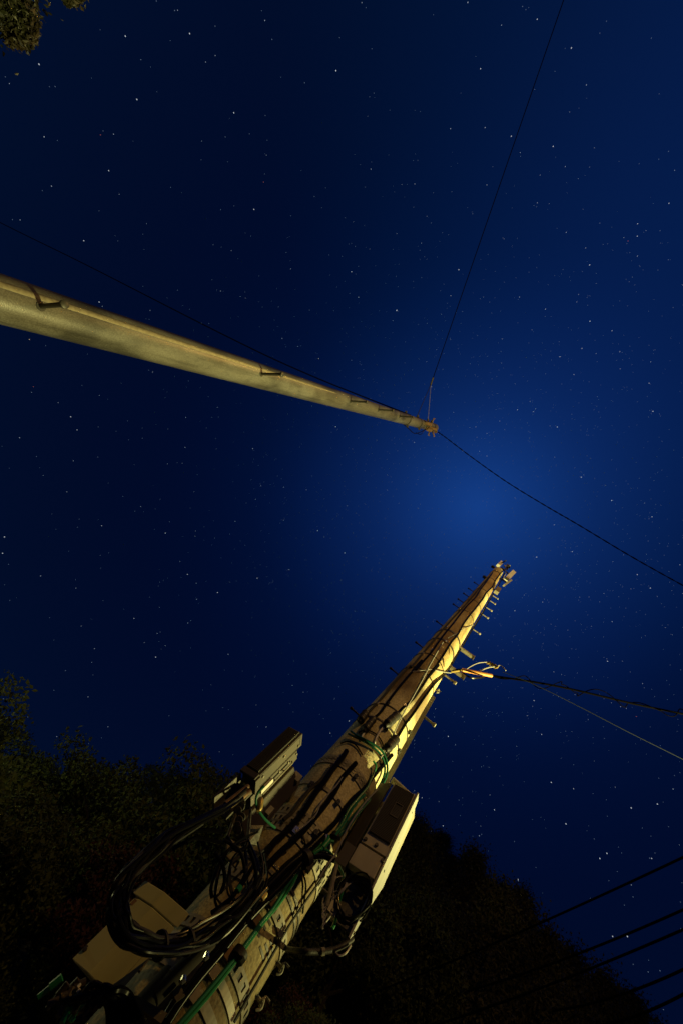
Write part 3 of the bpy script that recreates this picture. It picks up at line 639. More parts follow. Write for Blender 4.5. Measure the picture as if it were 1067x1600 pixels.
# plugs and a few small white and green beads at its foot
pg = thing('connector_strip', at_d(120, 1560, 1.6), 'tangle of plugs with green tape under the lower left box', 'connectors')
for k in range(9):
    p = at_d(100 + 5 * k + rnd.uniform(-4, 4), 1530 + 8 * (k % 5) + rnd.uniform(-3, 3), 1.6); dd = (ZUP * -1 + hdir(rnd.uniform(0, 360)) * .5).normalized(); mb = MB()
    mb.tube([p, p + dd * .025, p + dd * .025, p + dd * .05], [.009, .009, .006, .006], 8); mb.build('plug', 'shaded_brown' if k % 4 else 'green_tape', pg)
for px, py in ((121, 1544), (120, 1552), (123, 1562), (127, 1570), (112, 1597)):
    p = at_d(px, py, 1.585); mb = MB(); mb.tube([p, p + ZUP * .008], [.0035, .003], 8); mb.build('tag_bead', 'green_tape' if py > 1555 else 'white_plastic', pg)
mb = MB()
for k in range(7):
    pts = [at_d(100 + 9 * k, 1570 + rnd.uniform(-6, 6), 1.58), at_d(130 + 8 * k, 1545 + rnd.uniform(-8, 14), 1.56), at_d(165 + 6 * k, 1560 + rnd.uniform(-8, 8), 1.6), at_d(170 + 9 * k, 1600 + rnd.uniform(0, 15), 1.6)]
    mb.tube(spline(pts), rnd.uniform(.006, .011), 8)
mb.build('plug_leads', 'black_rubber', pg)
# steel bracket that holds the lower left box to the pole
brk = thing('mounting_bracket', at_d(270, 1545, 1.7), 'rusty steel mounting bracket with bright bolts left of the lower pole', 'bracket')
def slab(pts, th, name, m, par, smooth=False):
    nn = (pts[1] - pts[0]).cross(pts[2] - pts[1]).normalized(); mb = MB(); mb.hexa(pts, [p + nn * th for p in pts]); return mb.build(name, m, par, smooth=smooth)
slab([at_d(290, 1523, 1.74), at_d(302, 1502, 1.74), at_d(318, 1505, 1.74), at_d(292, 1538, 1.74)], .012, 'plate', 'rust_steel', brk)
slab([at_d(196, 1560, 1.66), at_d(214, 1556, 1.66), at_d(262, 1584, 1.66), at_d(252, 1600, 1.66)], .02, 'strap', 'shaded_brown', brk)
slab([at_d(268, 1550, 1.72), at_d(282, 1540, 1.72), at_d(290, 1556, 1.72), at_d(276, 1566, 1.72)], .015, 'plate', 'shaded_brown', brk)
slab([at_d(212, 1507, 1.70), at_d(224, 1496, 1.70), at_d(234, 1500, 1.70), at_d(220, 1519, 1.70)], .015, 'plate', 'shaded_brown', brk)
mb = MB(); mb.tube([at_d(266, 1515, 1.73), at_d(285, 1535, 1.73)], .006, 8); mb.tube([at_d(270, 1512, 1.73), at_d(289, 1532, 1.73)], .005, 8); mb.build('threaded_rod', 'galvanised', brk)
for a, b in (((288, 1525), (283, 1536)), ((324, 1488), (319, 1500)), ((339, 1466), (335, 1472))):
    A_, B_ = at_d(*a, 1.66), at_d(*b, 1.66); mb = MB(); mb.tube([A_, A_.lerp(B_, .5) + hdir(140) * .004, B_], [.006, .009, .006], 8); mb.build('bolt', 'bolt_bright', brk)
mb = MB(); mb.tube([at_d(240, 1560, 1.74), at_d(330, 1470, 1.74)], .022, 12); mb.tube([at_d(200, 1600, 1.74), at_d(265, 1525, 1.76)], .028, 12); mb.build('arm', 'bark', brk)

# ---------------- coil of black cable
k5 = lambda p: crop(160, 1220, 4.1046, p)
outer = k5([(930, 40), (800, 150), (600, 250), (430, 320), (300, 420), (170, 540), (90, 640), (50, 750), (35, 870), (50, 960), (120, 1060), (250, 1110), (370, 1130), (520, 1110), (650, 1070), (760, 1010), (850, 930), (950, 830), (1060, 690)])
inner = k5([(900, 120), (780, 200), (640, 275), (500, 370), (400, 460), (270, 570), (200, 660), (170, 740), (165, 810), (180, 860), (210, 920), (290, 980), (380, 1000), (520, 980), (650, 905), (780, 810), (900, 740), (960, 650), (980, 570)])
dist = [1.64, 1.60, 1.54, 1.50, 1.46, 1.43, 1.41, 1.40, 1.40, 1.40, 1.41, 1.43, 1.46, 1.50, 1.53, 1.56, 1.58, 1.60, 1.62]
coil = thing('cable_coil', at_d(280, 1440, 1.5), 'big coil of black cables hung between the left cabinet and the pole', 'cable coil')
for k in range(36):
    f = (k + .5) / 36; jit = [rnd.uniform(-.17, .17) for _ in outer]; jd = rnd.uniform(-.05, .06); i0 = rnd.choice((0, 0, 1, 2)); i1 = len(outer) - rnd.choice((0, 0, 0, 1))
    bell = []
    for i in range(i0, i1):
        g = min(1, max(0, f + jit[i])); x = outer[i][0] * (1 - g) + inner[i][0] * g; y = outer[i][1] * (1 - g) + inner[i][1] * g
        bell.append(at_d(x, y, dist[i] + jd + .02 * math.sin(i * .9 + k)))
    mb = MB(); mb.tube(spline(bell), rnd.choice((.0038, .0045, .0055, .007)), 8); mb.build('cable_turn', 'black_rubber' if k % 4 else 'dull_rubber', coil)
for f in (.22, .42, .6, .8):                 # the thick feeders inside the coil
    mb = MB(); mb.tube(spline([at_d(o_[0] * (1 - f) + i_[0] * f, o_[1] * (1 - f) + i_[1] * f, d_ + .02) for o_, i_, d_ in zip(outer, inner, dist)]), .0085, 10); mb.build('feeder', 'black_rubber', coil)
for k in range(12):                          # loose wires dangling round the coil's right end
    x, y = rnd.uniform(372, 415), rnd.uniform(1300, 1350); x2, y2 = rnd.uniform(330, 400), rnd.uniform(1395, 1450); b = rnd.uniform(-30, 22)
    pts = [at_d(x, y, 1.66), at_d(x * .7 + x2 * .3 + b, y * .7 + y2 * .3 + b * .4, 1.62), at_d(x * .3 + x2 * .7 + b, y * .3 + y2 * .7 - b * .3, 1.6), at_d(x2, y2, 1.6)]
    mb = MB(); mb.tube(spline(pts), rnd.choice((.003, .004, .0055)), 6); mb.build('stray_wire', rnd.choice(('black_rubber', 'dull_rubber', 'dull_rubber')), coil)
# inner strays
for pts in (k5([(720, 460), (770, 540), (785, 640), (760, 720)]), k5([(780, 380), (870, 440), (905, 520), (912, 590)]), k5([(800, 360), (850, 440), (910, 440), (930, 400)]),
            k5([(940, 440), (975, 540), (985, 640), (930, 760), (830, 880), (700, 960)]), k5([(780, 330), (600, 320), (440, 380), (340, 470), (240, 540)]), k5([(760, 400), (600, 370), (450, 440)]), k5([(960, 560), (900, 660), (820, 760), (700, 850)])):
    mb = MB(); mb.tube(spline([at_d(x, y, 1.58) for x, y in pts]), .006, 8); mb.build('cable_turn', 'black_rubber', coil)
for px, py, r, d in ((250, 1478, .030, 1.455), (292, 1472, .030, 1.49), (345, 1444, .028, 1.555)):
    c = at_d(px, py, d); a = (at_d(px + 14, py - 3 - (px - 250) * .1, d + .01) - c).normalized(); mb = MB(); mb.tube([c - a * .003, c + a * .003], r, 14); mb.build('tie', 'dull_rubber', coil)
mb = MB(); a = at_d(372, 1392, 1.52); b = at_d(376, 1387, 1.52); mb.tube([at_d(371, 1393, 1.55), at_d(376, 1386, 1.55)], .009, 8); mb.build('tape_mark', 'green_tape', coil)
# reddish sheaths where the coil enters the left cabinet
for k, (a, b) in enumerate((((352, 1257), (388, 1229)), ((360, 1260), (391, 1237)))):
    mb = MB(); mb.tube([at_d(*a, 1.62), at_d(*b, 1.63)], .009, 10); mb.build('sheath', 'rust_steel', coil)

# thin upright pipe seen through the coil
pp = at_d(330, 1406, 2.5); pipe = thing('standpipe', Vector((pp.x, pp.y, 0)), 'thin brown upright pipe seen through the cable coil', 'pipe')
mb = MB(); mb.tube([Vector((pp.x, pp.y, 0)), Vector((pp.x, pp.y, at_d(380, 1352, 2.5).z))], .028, 14); mb.build('tube', 'bark', pipe)
mb = MB(); q = Vector((pp.x, pp.y, at_d(310, 1428, 2.5).z)); mb.tube([q - ZUP * .02, q + ZUP * .02], .032, 14); mb.build('collar', 'steel_dark', pipe)

# ---------------- units at the top of the thick pole
def unit(name, px, py, d, px2, py2, d2, w, t, label, cat, m='white_plastic', cap='white_plastic'):
    a, b = at_d(px, py, d), at_d(px2, py2, d2); ax = (b - a) / 2; c = (a + b) / 2; n1 = ax.normalized().cross((EYE - c).normalized()).normalized(); n2 = ax.normalized().cross(n1)
    th_ = thing(name, c, label, cat); mb = MB(); mb.box(c, ax, n1 * w, n2 * t); mb.build('housing', m, th_, smooth=False)
    mb = MB(); mb.box(b + ax.normalized() * .006, ax.normalized() * .006, n1 * w * .9, n2 * t * .9); mb.build('end_cap', cap, th_, smooth=False)
    mb = MB(); mb.tube([c, P2 + ZUP * c.z], .012, 8); mb.build('arm', 'steel_dark', th_)
unit('antenna_panel', 791, 905, 2.02, 802, 894, 2.06, .035, .03, 'white panel antenna with a bright edge at the top right of the thick pole', 'antenna')
unit('antenna_panel', 787, 915, 1.98, 798, 907, 2.02, .014, .02, 'thin grey angled plate just below the white panel antenna', 'antenna', 'galvanised', 'galvanised')
unit('sensor_box', 778, 884, 2.12, 783, 879, 2.14, .03, .03, 'small white box peeking over the very top of the thick pole', 'antenna')
unit('sensor_box', 775, 926, 1.95, 779, 920, 1.95, .03, .025, 'small grey box under the antennas on the right of the pole top', 'junction box', 'galvanised', 'galvanised')
tk = thing('pole_top_bracket', at_d(793, 887, 2.05), 'dark knotted clamp and wiring cluster at the top of the thick pole', 'bracket')
c = at_d(793, 887, 2.06)
for k in range(7):
    p = c + Vector((rnd.uniform(-.05, .05), rnd.uniform(-.05, .05), rnd.uniform(-.12, .12))); q = p + Vector((rnd.uniform(-.06, .06), rnd.uniform(-.06, .06), rnd.uniform(-.08, .08))); mb = MB(); mb.tube([p, q], rnd.uniform(.012, .024), 8)
    mb.build('clamp', 'steel_dark' if k % 2 else 'galvanised', tk)
mb = MB(); mb.tube([c, P2 + ZUP * (P2_TOP - .15)], .016, 8); mb.build('arm', 'steel_dark', tk)
mb = MB(); mb.tube(spline([at_d(789, 891, 2.0), at_d(790, 896, 1.95), at_d(787, 901, 1.97), at_d(786, 906, 1.97)]), .006, 6); mb.build('lead', 'grey_wire', tk)
for px, py in ((770, 886), (757, 902)):
    c = at_d(px, py, 2.03); th_ = thing('insulator', c, 'dark knob at the left of the pole top, upper one' if px > 760 else 'dark knob at the left of the pole top, lower one', 'insulator')
    q = Vector((P2.x, P2.y, c.z)); d = (c - q).normalized(); mb = MB(); mb.tube([q, c], .012, 8); mb.build('pin', 'steel_dark', th_); mb = MB(); mb.tube([c - d * .02, c, c + d * .02, c + d * .03], [.02, .03, .02, .028], 10); mb.build('knob', 'dull_rubber', th_)

for o in list(COL.objects):
    if o.type == 'MESH' and o.parent and o.parent.name.startswith('equipment_cabinet') and o.name.split('.')[0] in ('body', 'hood', 'side_frame', 'rear_frame', 'rear_box', 'lower_cover', 'lower_rim'):
        bv = o.modifiers.new('bevel', 'BEVEL'); bv.width = .003; bv.segments = 2; bv.limit_method = 'ANGLE'
# ------------------------------------------------------------------ overhead wires
def line(name, pts, r, m, label, cat='wire', n=6, group=None, sub=8):
    mb = MB(); mb.tube(spline(pts, sub), r, n); return tag(mb.build(name, m), label, cat, group)
def on_and_on(pts, m):                       # carry a span on past the frame
    d = pts[-1] - pts[-2]; d.z *= .3
    return pts + [pts[-1] + d * m * .5, pts[-1] + d * m]
def far(a, px, py, z, k):                    # from a through the sight line of (px,py) at height z and on by factor k
    b = at_z(px, py, z); return [a.lerp(b, t * k) for t in (0, .25, .5, .75, 1)]
j = at_z(673, 600, 10.9)
w1 = [j] + [j.lerp(at_z(880, 0, 11.0), t) + ZUP * 0 for t in (.5, 1, 1.8, 3)]
line('overhead_wire', w1, .0085, 'line_black', 'single dark wire rising from the slender pole to the top right edge')
line('overhead_wire', [s1(236, z_of(647, 650, 3.05), 0), j], .0075, 'dull_rubber', 'left short wire leg joining the pole to the rising wire', n=6)
line('overhead_wire', [s1(225, z_of(664, 655, 3.05), 0), j], .004, 'grey_wire', 'right short wire leg joining the pole to the rising wire', n=6)
mb = MB(); mb.tube([j + (w1[1] - j).normalized() * .15, j - (w1[1] - j).normalized() * .02], .02, 8); tag(mb.build('wire_clamp', 'steel_dark'), 'small dark clamp where the two wire legs meet', 'clamp')
st = s1(250, 9.3, .0)
line('overhead_wire', on_and_on([st, at_z(480, 584, 8.95), at_z(350, 523, 8.9), at_z(130, 411, 8.95), at_z(0, 347, 9.2), at_z(-150, 270, 9.9)], 6), .013, 'line_black', 'dark wire above the slender pole running out to the left edge')
# twisted service cable from the slender pole to the right
a = s1(120, 10.75, .05); b = at_z(1067, 915, 11.2); base = [a] + [at_z(x, y, z) for x, y, z in ((690, 679, 10.9), (735, 713, 10.9), (790, 752, 10.85), (850, 789, 10.85), (905, 821, 10.9), (985, 869, 11.0), (1067, 915, 11.2), (1150, 960, 11.4))]
sp_ = spline(on_and_on(base, 8), 20)
tw = thing('twisted_cable', a, 'thick twisted black cable from the top of the slender pole to the right edge', 'cable')
for ph in (0, math.pi):
    mb = MB(); pts = []
    for i, p in enumerate(sp_):
        t = (sp_[min(i + 1, len(sp_) - 1)] - sp_[max(i - 1, 0)]).normalized(); n1 = t.orthogonal().normalized(); n2 = t.cross(n1); q = ph + i * .9
        pts.append(p + (n1 * math.cos(q) + n2 * math.sin(q)) * .0075)
    mb.tube(pts, .0065, 6); mb.build('strand', 'line_black', tw)
mb = MB(); mb.tube([sp_[0], sp_[8]], [.04, .02], 10); mb.build('dead_end', 'rust_steel', tw)
# service drop from the thick pole
z4 = at_d(712, 1047, 1.95).z
s_ = [at_d(704, 1050, 1.9), at_d(722, 1047, 1.86), at_z(768, 1056, z4 + .05), at_z(840, 1067, z4 + .15), at_z(905, 1080, z4 + .3), at_z(985, 1099, z4 + .5), at_z(1067, 1116, z4 + .8), at_z(1140, 1131, z4 + 1.1)]
sd = line('service_cable', on_and_on(s_, 10), .009, 'line_black', 'black service cable leaving the thick pole to the right with a lashed thin wire', 'cable', 8)
so = MB(); q = spline(s_[1:3] , 6); so.tube(q, .016, 12); tag(so.build('protective_sleeve', 'orange_sleeve'), 'orange sleeve on the service cable where it leaves the thick pole', 'cable sleeve')
mb = MB(); mb.tube([at_d(704, 1050, 1.9), at_d(722, 1047, 1.86)], .010, 8); tag(mb.build('strain_clamp', 'brass'), 'yellowish clamp between the thick pole and the orange sleeve', 'clamp')
lash = spline(s_[2:], 26); pts = []
for i, p in enumerate(lash): pts.append(p + Vector((math.sin(i * .28), math.cos(i * .23), math.sin(i * .31 + 1))) * (.035 if i % 40 > 12 else .016))
line('lashing_wire', pts, .004, 'line_black', 'thin black wire winding loosely along the service cable', n=6, sub=2)
line('overhead_wire', on_and_on([at_z(785, 1050, z4 - .05), at_z(835, 1070, z4), at_z(900, 1102, z4 + .1), at_z(985, 1146, z4 + .25), at_z(1067, 1187, z4 + .5), at_z(1140, 1224, z4 + .8)], 10), .0028, 'line_grey', 'thin pale blue grey wire drooping below the service cable to the right edge')
lp = [at_d(728, 1046, 1.9), at_d(738, 1040, 1.88), at_d(748, 1036, 1.86), at_d(760, 1035, 1.85), at_d(768, 1037, 1.85), at_d(776, 1041, 1.85)]
bl = thing('bridging_wire', lp[0], 'small wire loop with ring beads above the orange sleeve', 'wire')
mb = MB(); mb.tube(spline(lp), .004, 6); mb.build('loop', 'grey_wire', bl)
mb = MB(); mb.tube(spline([at_d(750, 1048, 1.85), at_d(764, 1043, 1.85), at_d(775, 1042, 1.85), at_d(782, 1040, 1.85), at_d(790, 1048, 1.86)]), .005, 6); mb.build('tail', 'grey_wire', bl)
for px, py in ((763, 1036), (767, 1038), (771, 1040), (775, 1043)):
    c = at_d(px, py, 1.85); mb = MB(); mb.tube([c - hdir(20) * .02, c, c + hdir(20) * .02], [.007, .013, .007], 8); mb.build('bead', 'brass', bl)
mb = MB(); mb.tube(spline([at_d(722, 1051, 1.87), at_d(732, 1058, 1.86), at_d(742, 1060, 1.86), at_d(756, 1058, 1.86)]), .007, 6); tag(mb.build('lead_wire', 'black_rubber'), 'dark wire sagging under the orange sleeve', 'wire')
# five road-side lines at the lower right
for k, (x0, y0, x1, y1, lab) in enumerate(((1067, 1337, 800, 1455, 'highest of the dark power lines at the lower right'), (1067, 1418, 890, 1487, 'second highest of the dark power lines at the lower right'),
                               (1067, 1449, 840, 1537, 'middle one of the dark power lines at the lower right'), (1067, 1510, 960, 1547, 'second lowest of the dark power lines at the lower right'), (1067, 1548, 980, 1580, 'lowest of the dark power lines at the lower right'))):
    z = 9.2 - .35 * k; sx, sy = x0 - x1, y0 - y1
    far_ = at_z(x1 - sx * .9, y1 - sy * .9, z); near = at_z(x0 + sx * .35, y0 + sy * .35, z)
    pts = [near.lerp(far_, t) - ZUP * .10 * 4 * t * (1 - t) for t in [i / 8 for i in range(9)]]
    line('power_line', pts, .017, 'line_black', lab, 'power line', 6, 'power lines at the lower right')

# ------------------------------------------------------------------ trees
rnd = random.Random(21)
def make_leaves(mb, clumps, n, size, sq=1.0, droop=0.0, shell=False):
    for c, rad in clumps:
        for _ in range(n):
            v = Vector((rnd.gauss(0, 1), rnd.gauss(0, 1), rnd.gauss(0, 1) * sq)); v = v.normalized() * rad * rnd.uniform(.45, 1.0) if shell else v * (rad * .5)
            if shell: v.z = v.z * sq if v.z > 0 else v.z * .35
            p = c + v; s = size * rnd.uniform(.55, 1.25)
            d = Vector((rnd.gauss(0, 1), rnd.gauss(0, 1), rnd.gauss(0, 1) - droop)).normalized(); e = d.orthogonal().normalized(); e = (Matrix.Rotation(rnd.uniform(0, 6.28), 3, d) @ e)
            up = d.cross(e) * s * .12
            o = len(mb.v); mb.v += [tuple(p - d * s * .5), tuple(p + e * s * .28 + up), tuple(p + d * s * .5), tuple(p - e * s * .28 + up)]
            mb.f += [(o, o + 1, o + 2), (o, o + 2, o + 3)]; mb.mi += [0, 0]
def limb_set(mb, h, tips, r):
    mb.tube(spline([Vector((0, 0, 0)), Vector((rnd.uniform(-.1, .1), rnd.uniform(-.1, .1), h * .4)), Vector((rnd.uniform(-.2, .2), rnd.uniform(-.2, .2), h * .85))], 4), [r * (1 - .075 * i) for i in range(9)], 8)
    for t in tips:
        z = max(h * .25, t.z - .35 * t.length * .4); a = Vector((0, 0, min(z, h * .8))); mb.tube([a, a.lerp(t, .5) + ZUP * .15, t], [r * .4, r * .25, r * .08], 5)
def proto_tree(kind, leafm, h, w):
    root = thing(kind, (0, 0, 0), 'x', 'tree'); clumps = []
    if kind == 'conifer_tree':
        for i in range(64):
            t = rnd.uniform(.12, 1) ; rr = w * (1 - t) * .95 + .25; a = rnd.uniform(0, 6.28); q = rr * math.sqrt(rnd.uniform(.25, 1))
            clumps.append((Vector((q * math.cos(a), q * math.sin(a), h * t - .25 * q)), rnd.uniform(.45, .85)))
        nl, size, sq = 240, .135, .9
    else:
        for i in range(26):
            a = rnd.uniform(0, 6.28); b = math.asin(rnd.uniform(-.7, 1)); q = rnd.uniform(.62, 1)
            clumps.append((Vector((w * q * math.cos(b) * math.cos(a), w * q * math.cos(b) * math.sin(a), h * .6 + h * .36 * q * math.sin(b))), rnd.uniform(.65, 1.25)))
        nl, size, sq = 440, .15, .62
    mb = MB(); make_leaves(mb, clumps, nl, size, sq, .4, kind != 'conifer_tree'); cr = mb.build('crown', leafm, root, smooth=False)
    mb = MB(); limb_set(mb, h, [c for c, r in clumps[:14]], .16); mb.build('trunk', 'bark', root)
    return root
protos = {}
for key, kind, lm, h, w in (('o1', 'broadleaf_tree', 'leaf_olive', 7, 2.3), ('o2', 'broadleaf_tree', 'leaf_olive', 6.4, 2.6), ('d1', 'broadleaf_tree', 'leaf_dark', 7, 2.4), ('b1', 'broadleaf_tree', 'leaf_brown', 5.5, 2.1),
                            ('c1', 'conifer_tree', 'leaf_conifer', 8, 1.9), ('c2', 'conifer_tree', 'leaf_conifer', 7.4, 2.2), ('c3', 'conifer_tree', 'leaf_dark', 7.2, 2.0)):
    protos[key] = [proto_tree(kind, lm, h, w), h, False]
def plant(key, az, d, s, label, group, top=None):
    root, h, used = protos[key]
    if used:
        o = root.copy(); COL.objects.link(o)
        for ch in root.children:
            c = ch.copy(); COL.objects.link(c); c.parent = o; c.matrix_parent_inverse = Matrix.Identity(4)
    else:
        o = root; protos[key][2] = True
        for ch in root.children: ch.matrix_parent_inverse = Matrix.Identity(4)
    p = hdir(az) * d; z = (top - h * s) if top is not None else ground_z(d, az) - .15
    o.location = (p.x, p.y, z); o.rotation_euler = (rnd.uniform(-.05, .05), rnd.uniform(-.05, .05), rnd.uniform(0, 6.28)); o.scale = (s * rnd.uniform(.9, 1.1), s * rnd.uniform(.9, 1.1), s)
    o['label'] = label; o['group'] = group; return o
GL, GB, GR2 = 'olive trees on the slope left of the thick pole', 'reddish trees low on the left slope', 'dark trees on the steep slope at the right'
LL = 'dark olive bushy tree in the mass on the left slope'; LB = 'reddish brown leaved tree amid the green on the left slope'; LR = 'tall dark tree packed on the steep slope at the right'
def depth_z(px, py, d): return at_d(px, py, d).z
# rows of the left slope
for d, az0, az1, n in ((12.5, 20, 66, 9), (20, 8, 62, 13), (26, 6, 60, 15), (33, 6, 56, 16), (40, 8, 50, 15), (15, 14, 64, 10)):
    for i in range(n):
        az = az0 + (az1 - az0) * (i + rnd.uniform(.2, .8)) / n; dd = d + rnd.uniform(-2, 2)
        key = rnd.choice(('o1', 'o2', 'd1', 'o1', 'o2')); lab, g = LL, GL
        if d <= 20 and rnd.random() < .1: key, lab, g = 'b1', LB, GB
        plant(key, az, dd, rnd.uniform(.72, 1.08) if d > 13 else rnd.uniform(.3, .42), lab, g)
for d, az0, az1, n in ((15, 64, 98, 8), (20, 60, 100, 12), (26, 58, 100, 14), (33, 56, 100, 15), (40, 52, 96, 14)):
    for i in range(n):
        az = az0 + (az1 - az0) * (i + rnd.uniform(.2, .8)) / n
        plant(rnd.choice(('c1', 'c2', 'c3', 'c1')), az, d + rnd.uniform(-2, 2), rnd.uniform(.8, 1.06), LR, GR2)
plant('b1', 57, 12.5, .45, 'low reddish brown bush just behind the foot of the thick pole', GB)
# the tree that stands above the rest at the left edge
r = ray(18, 1092); azt = math.degrees(math.atan2(r.x, r.y))
o = plant('o1', azt - 1.5, 19, 1.25, 'dark tree rising above the others at the left edge', GL, at_d(18, 1085, 19).z - 1.0); del o['group']
# overhanging tree at the top left corner
pt = hdir(-66) * 6.2
tr = thing('broadleaf_tree', pt, 'leafy branch end of a tree dipping into the top left corner', 'tree')
cl = []
for px, py, rad in ((5, 8, .16), (25, 5, .16), (40, 2, .15), (10, 28, .15), (30, 22, .15), (48, 20, .10), (52, 34, .08), (35, 40, .11), (20, 38, .10), (28, 58, .09), (26, 70, .06), (42, 60, .08), (43, 73, .05), (55, 52, .06), (57, 64, .04), (-20, 10, .3), (-30, -25, .35), (10, -30, .3), (40, -40, .25), (120, 3, .05), (128, -2, .06), (112, 8, .03), (-70, 30, .4), (-60, -60, .5), (80, -55, .25)):
    cl.append((at_d(px - 7, py - 8, 5.6 + rnd.uniform(-.15, .15)), rad * (.62 if rad > .1 else .85)))
for k in range(40):
    a = rnd.uniform(0, 6.28); b = rnd.uniform(-.4, 1.4); q = rnd.uniform(.6, 1); c = pt + Vector((1.9 * q * math.cos(b) * math.cos(a) - .9, 1.9 * q * math.cos(b) * math.sin(a) + .2, 4.0 + 1.6 * q * math.sin(b)))
    x, y = proj(c)
    if not (-220 < x < 1100 and -220 < y < 1700): cl.append((c, .55))
mb = MB(); make_leaves(mb, cl[:25], 210, .05, 1, .5); make_leaves(mb, cl[25:], 120, .12, .8, .4); mb.build('crown', 'leaf_near', tr, smooth=False)
mb = MB(); mb.tube(spline([pt, pt + Vector((-.1, .05, 1.6)), pt + Vector((-.3, .1, 3.2)), pt + Vector((-.6, .15, 4.2))], 5), [.17 - .0105 * i for i in range(16)], 10)
for c, r in cl[:6] + cl[15:19] + cl[19:20] + cl[25:35]: a = pt + Vector((-.3, .1, 3.0)); mb.tube([a, a.lerp(c, .5) + ZUP * .2, c], [.05, .03, .006], 6)
mb.build('trunk', 'bark', tr)

# ------------------------------------------------------------------ street lamps behind and beside the photographer, plus an added fill lamp
def street_lamp(pos, power, col, glass, label, reach, aim=None):
    base = Vector((pos.x + reach.x, pos.y + reach.y, 0)); t = thing('street_lamp', base, label, 'street lamp')
    mb = MB(); mb.tube([base, base + ZUP * .3, base + ZUP * .31, base + ZUP * (pos.z + .25)], [.11, .11, .06, .045], 16); mb.build('post', 'lamp_post_paint', t)
    if aim:
        d = (aim - pos).normalized(); b = pos - d * .16; mb = MB(); mb.tube([base + ZUP * (pos.z + .2), b], .03, 10); mb.build('arm', 'lamp_post_paint', t)
        mb = MB(); mb.tube([b - d * .06, b - d * .05, b + d * .06, b + d * .08], [.05, .13, .17, .17], 20); mb.build('hood', 'lamp_post_paint', t)
        mb = MB(); mb.tube([b + d * .081, b + d * .09], [.15, .15], 20); mb.build('lens', glass, t)
    top = base + ZUP * (pos.z + .22); hd = Vector((pos.x, pos.y, pos.z + .16));
    if not aim:
        mb = MB(); mb.tube(spline([top, top.lerp(hd, .5) + ZUP * .08, hd]), .028, 10); mb.build('arm', 'lamp_post_paint', t)
        mb = MB(); mb.tube([hd + ZUP * .06, hd + ZUP * .04, hd - ZUP * .02, hd - ZUP * .05], [.05, .12, .19, .2], 20); mb.build('hood', 'lamp_post_paint', t)
        mb = MB(); mb.tube([hd - ZUP * .052, hd - ZUP * .08, hd - ZUP * .10], [.12, .1, .05], 16); mb.build('lens', glass, t)
    ld = bpy.data.lights.new('lamp_light', 'SPOT' if aim else 'POINT'); ld.energy = power; ld.color = col; ld.shadow_soft_size = .06
    lo = bpy.data.objects.new('lamp_light', ld); COL.objects.link(lo); lo.parent = t; lo.matrix_parent_inverse = Matrix.Translation(-base); lo.location = Vector((pos.x, pos.y, pos.z - .02))
    if aim:
        ld.spot_size = R(89); ld.spot_blend = 1.0; lo.rotation_euler = (aim - lo.location).to_track_quat('-Z', 'Y').to_euler()
street_lamp(LAMP_YELLOW, POWER_YELLOW, (1.0, .88, .29), 'lamp_glass_yellow', 'yellow floodlight on a short post behind the photographer on the right', Vector((.6, -.6, 0)), AIM_YELLOW)
street_lamp(LAMP_ORANGE, POWER_ORANGE, (1.0, .54, .12), 'lamp_glass_orange', 'tall hooded orange street lamp off to the left', Vector((-.7, 0, 0)))

street_lamp(LAMP_FILL, POWER_FILL, (.95, .95, .42), 'lamp_glass_yellow', 'added unseen fill lamp farther along the road, brightening the wooded slope', Vector((-.7, 0, 0)))
# ------------------------------------------------------------------ stars
rnd = random.Random(5)
def star_mat(name, col, s):
    m = bpy.data.materials.new(name); m.use_nodes = True; t = m.node_tree; t.nodes.clear(); o = N(t, 'ShaderNodeOutputMaterial'); e = N(t, 'ShaderNodeEmission')
    e.inputs[0].default_value = (*col, 1); e.inputs[1].default_value = s; t.links.new(e.outputs[0], o.inputs[0]); m.cycles.emission_sampling = 'NONE'; MAT[name] = m
star_mat('star_white', (.85, .92, 1), .6); star_mat('star_mid', (.7, .82, 1), .42); star_mat('star_dim', (.5, .68, 1), .24); star_mat('star_red', (1, .25, .2), .35); star_mat('star_warm', (1, .75, .45), .6)
mb = MB(); SD = 1500.0; FW = ROT @ Vector((0, 0, -1))
def star(d, size, mi):
    c = EYE + d * SD; rad = d - FW * d.dot(FW); off = rad.length; rad = rad - d * rad.dot(d); rad = rad.normalized() if rad.length > 1e-4 else d.orthogonal(); tn = d.cross(rad).normalized()
    s = size * .39 * SD / 426.0; e = 1 + .5 * off
    vs = [c + rad * s * e, c + tn * s, c - rad * s * e, c - tn * s, c + d * s, c - d * s]
    mb.add(vs, [(0, 1, 4), (1, 2, 4), (2, 3, 4), (3, 0, 4), (1, 0, 5), (2, 1, 5), (3, 2, 5), (0, 3, 5)], mi)
def tile(x0, y0, pts): return [(x0 + a / 2.0, y0 + b / 2.0) for a, b in pts]
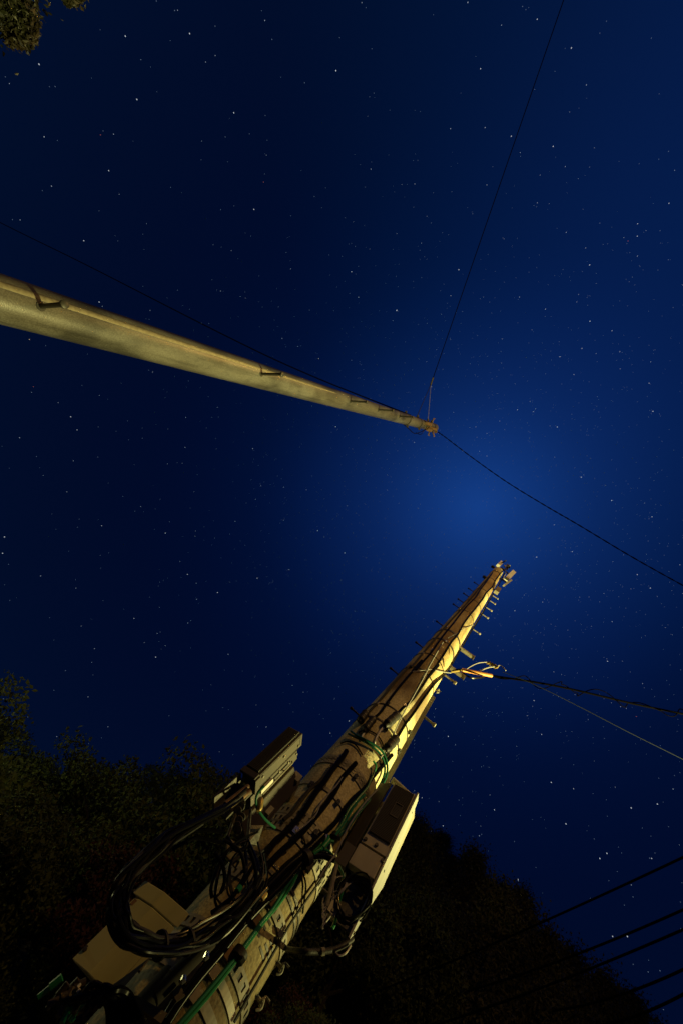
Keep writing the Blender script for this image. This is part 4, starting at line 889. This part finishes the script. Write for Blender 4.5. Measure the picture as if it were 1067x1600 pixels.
bright = tile(0, 0, [(392, 111), (593, 103), (122, 199), (1050, 219), (731, 351), (428, 309), (138, 426), (340, 532), (794, 653), (262, 751), (310, 943)]) + \
    tile(534, 0, [(610, 58), (717, 148), (433, 213), (529, 424), (660, 456), (924, 698), (1022, 634), (923, 737), (365, 842), (774, 827), (52, 928), (775, 1003), (844, 1033), (30, 848), (636, 965), (340, 923)]) + \
    tile(0, 534, [(221, 234), (241, 275), (318, 575), (14, 610), (8, 661), (419, 865), (487, 986), (586, 727), (804, 739), (903, 712), (680, 784), (517, 598), (993, 590), (1049, 265), (790, 334)]) + \
    tile(534, 534, [(548, 212), (598, 218), (750, 20), (960, 129), (681, 46), (972, 217), (280, 140), (843, 496), (969, 547), (720, 656), (608, 673), (540, 841), (923, 728), (964, 770), (830, 999), (627, 814), (9, 660), (663, 572), (673, 266), (748, 423), (725, 102)]) + \
    [(700.0, 1151), (846, 1148), (834, 1095), (773, 1362), (659, 1247), (674, 1300), (884, 1288), (1018, 1342), (948, 1334), (861, 1223), (937, 1342), (957, 1464), (692, 1291), (772, 1266), (1027, 1257), (516, 1146), (545, 1127), (980, 1464), (809, 1375), (896, 1233), (986, 1263)]
for px, py in bright: star(ray(px, py), rnd.uniform(.62, .95), 0)
star(ray(619.5, 484.5), 1.25, 0)
for px, py in ((157, 210), (412, 284), (52, 604), (994, 1120), (981, 376)): star(ray(px, py), .6, 3)
for px, py in ((46, 530), (498, 560), (680, 1108)): star(ray(px, py), .65, 4)
zen = ray(760, 800)
for i in range(5000):
    v = Vector((rnd.gauss(0, 1), rnd.gauss(0, 1), rnd.gauss(0, 1))).normalized()
    if v.z < .12: continue
    if rnd.random() > .6 + .4 * max(0, v.dot(zen)) ** 3: continue
    q = rnd.random(); star(v, rnd.uniform(.35, .6) if q < .8 else rnd.uniform(.5, .75), 2 if q < .72 else 1)
for i in range(2600):                          # the denser field of faint stars round the zenith
    v = (zen + Vector((rnd.gauss(0, .32), rnd.gauss(0, .32), rnd.gauss(0, .2)))).normalized(); star(v, rnd.uniform(.28, .5), 2 if rnd.random() < .88 else 1)
so = mb.build('stars', ['star_white', 'star_mid', 'star_dim', 'star_red', 'star_warm'], smooth=False); tag(so, kind='stuff'); tag(so, 'field of small stars across the night sky')
so.visible_shadow = True
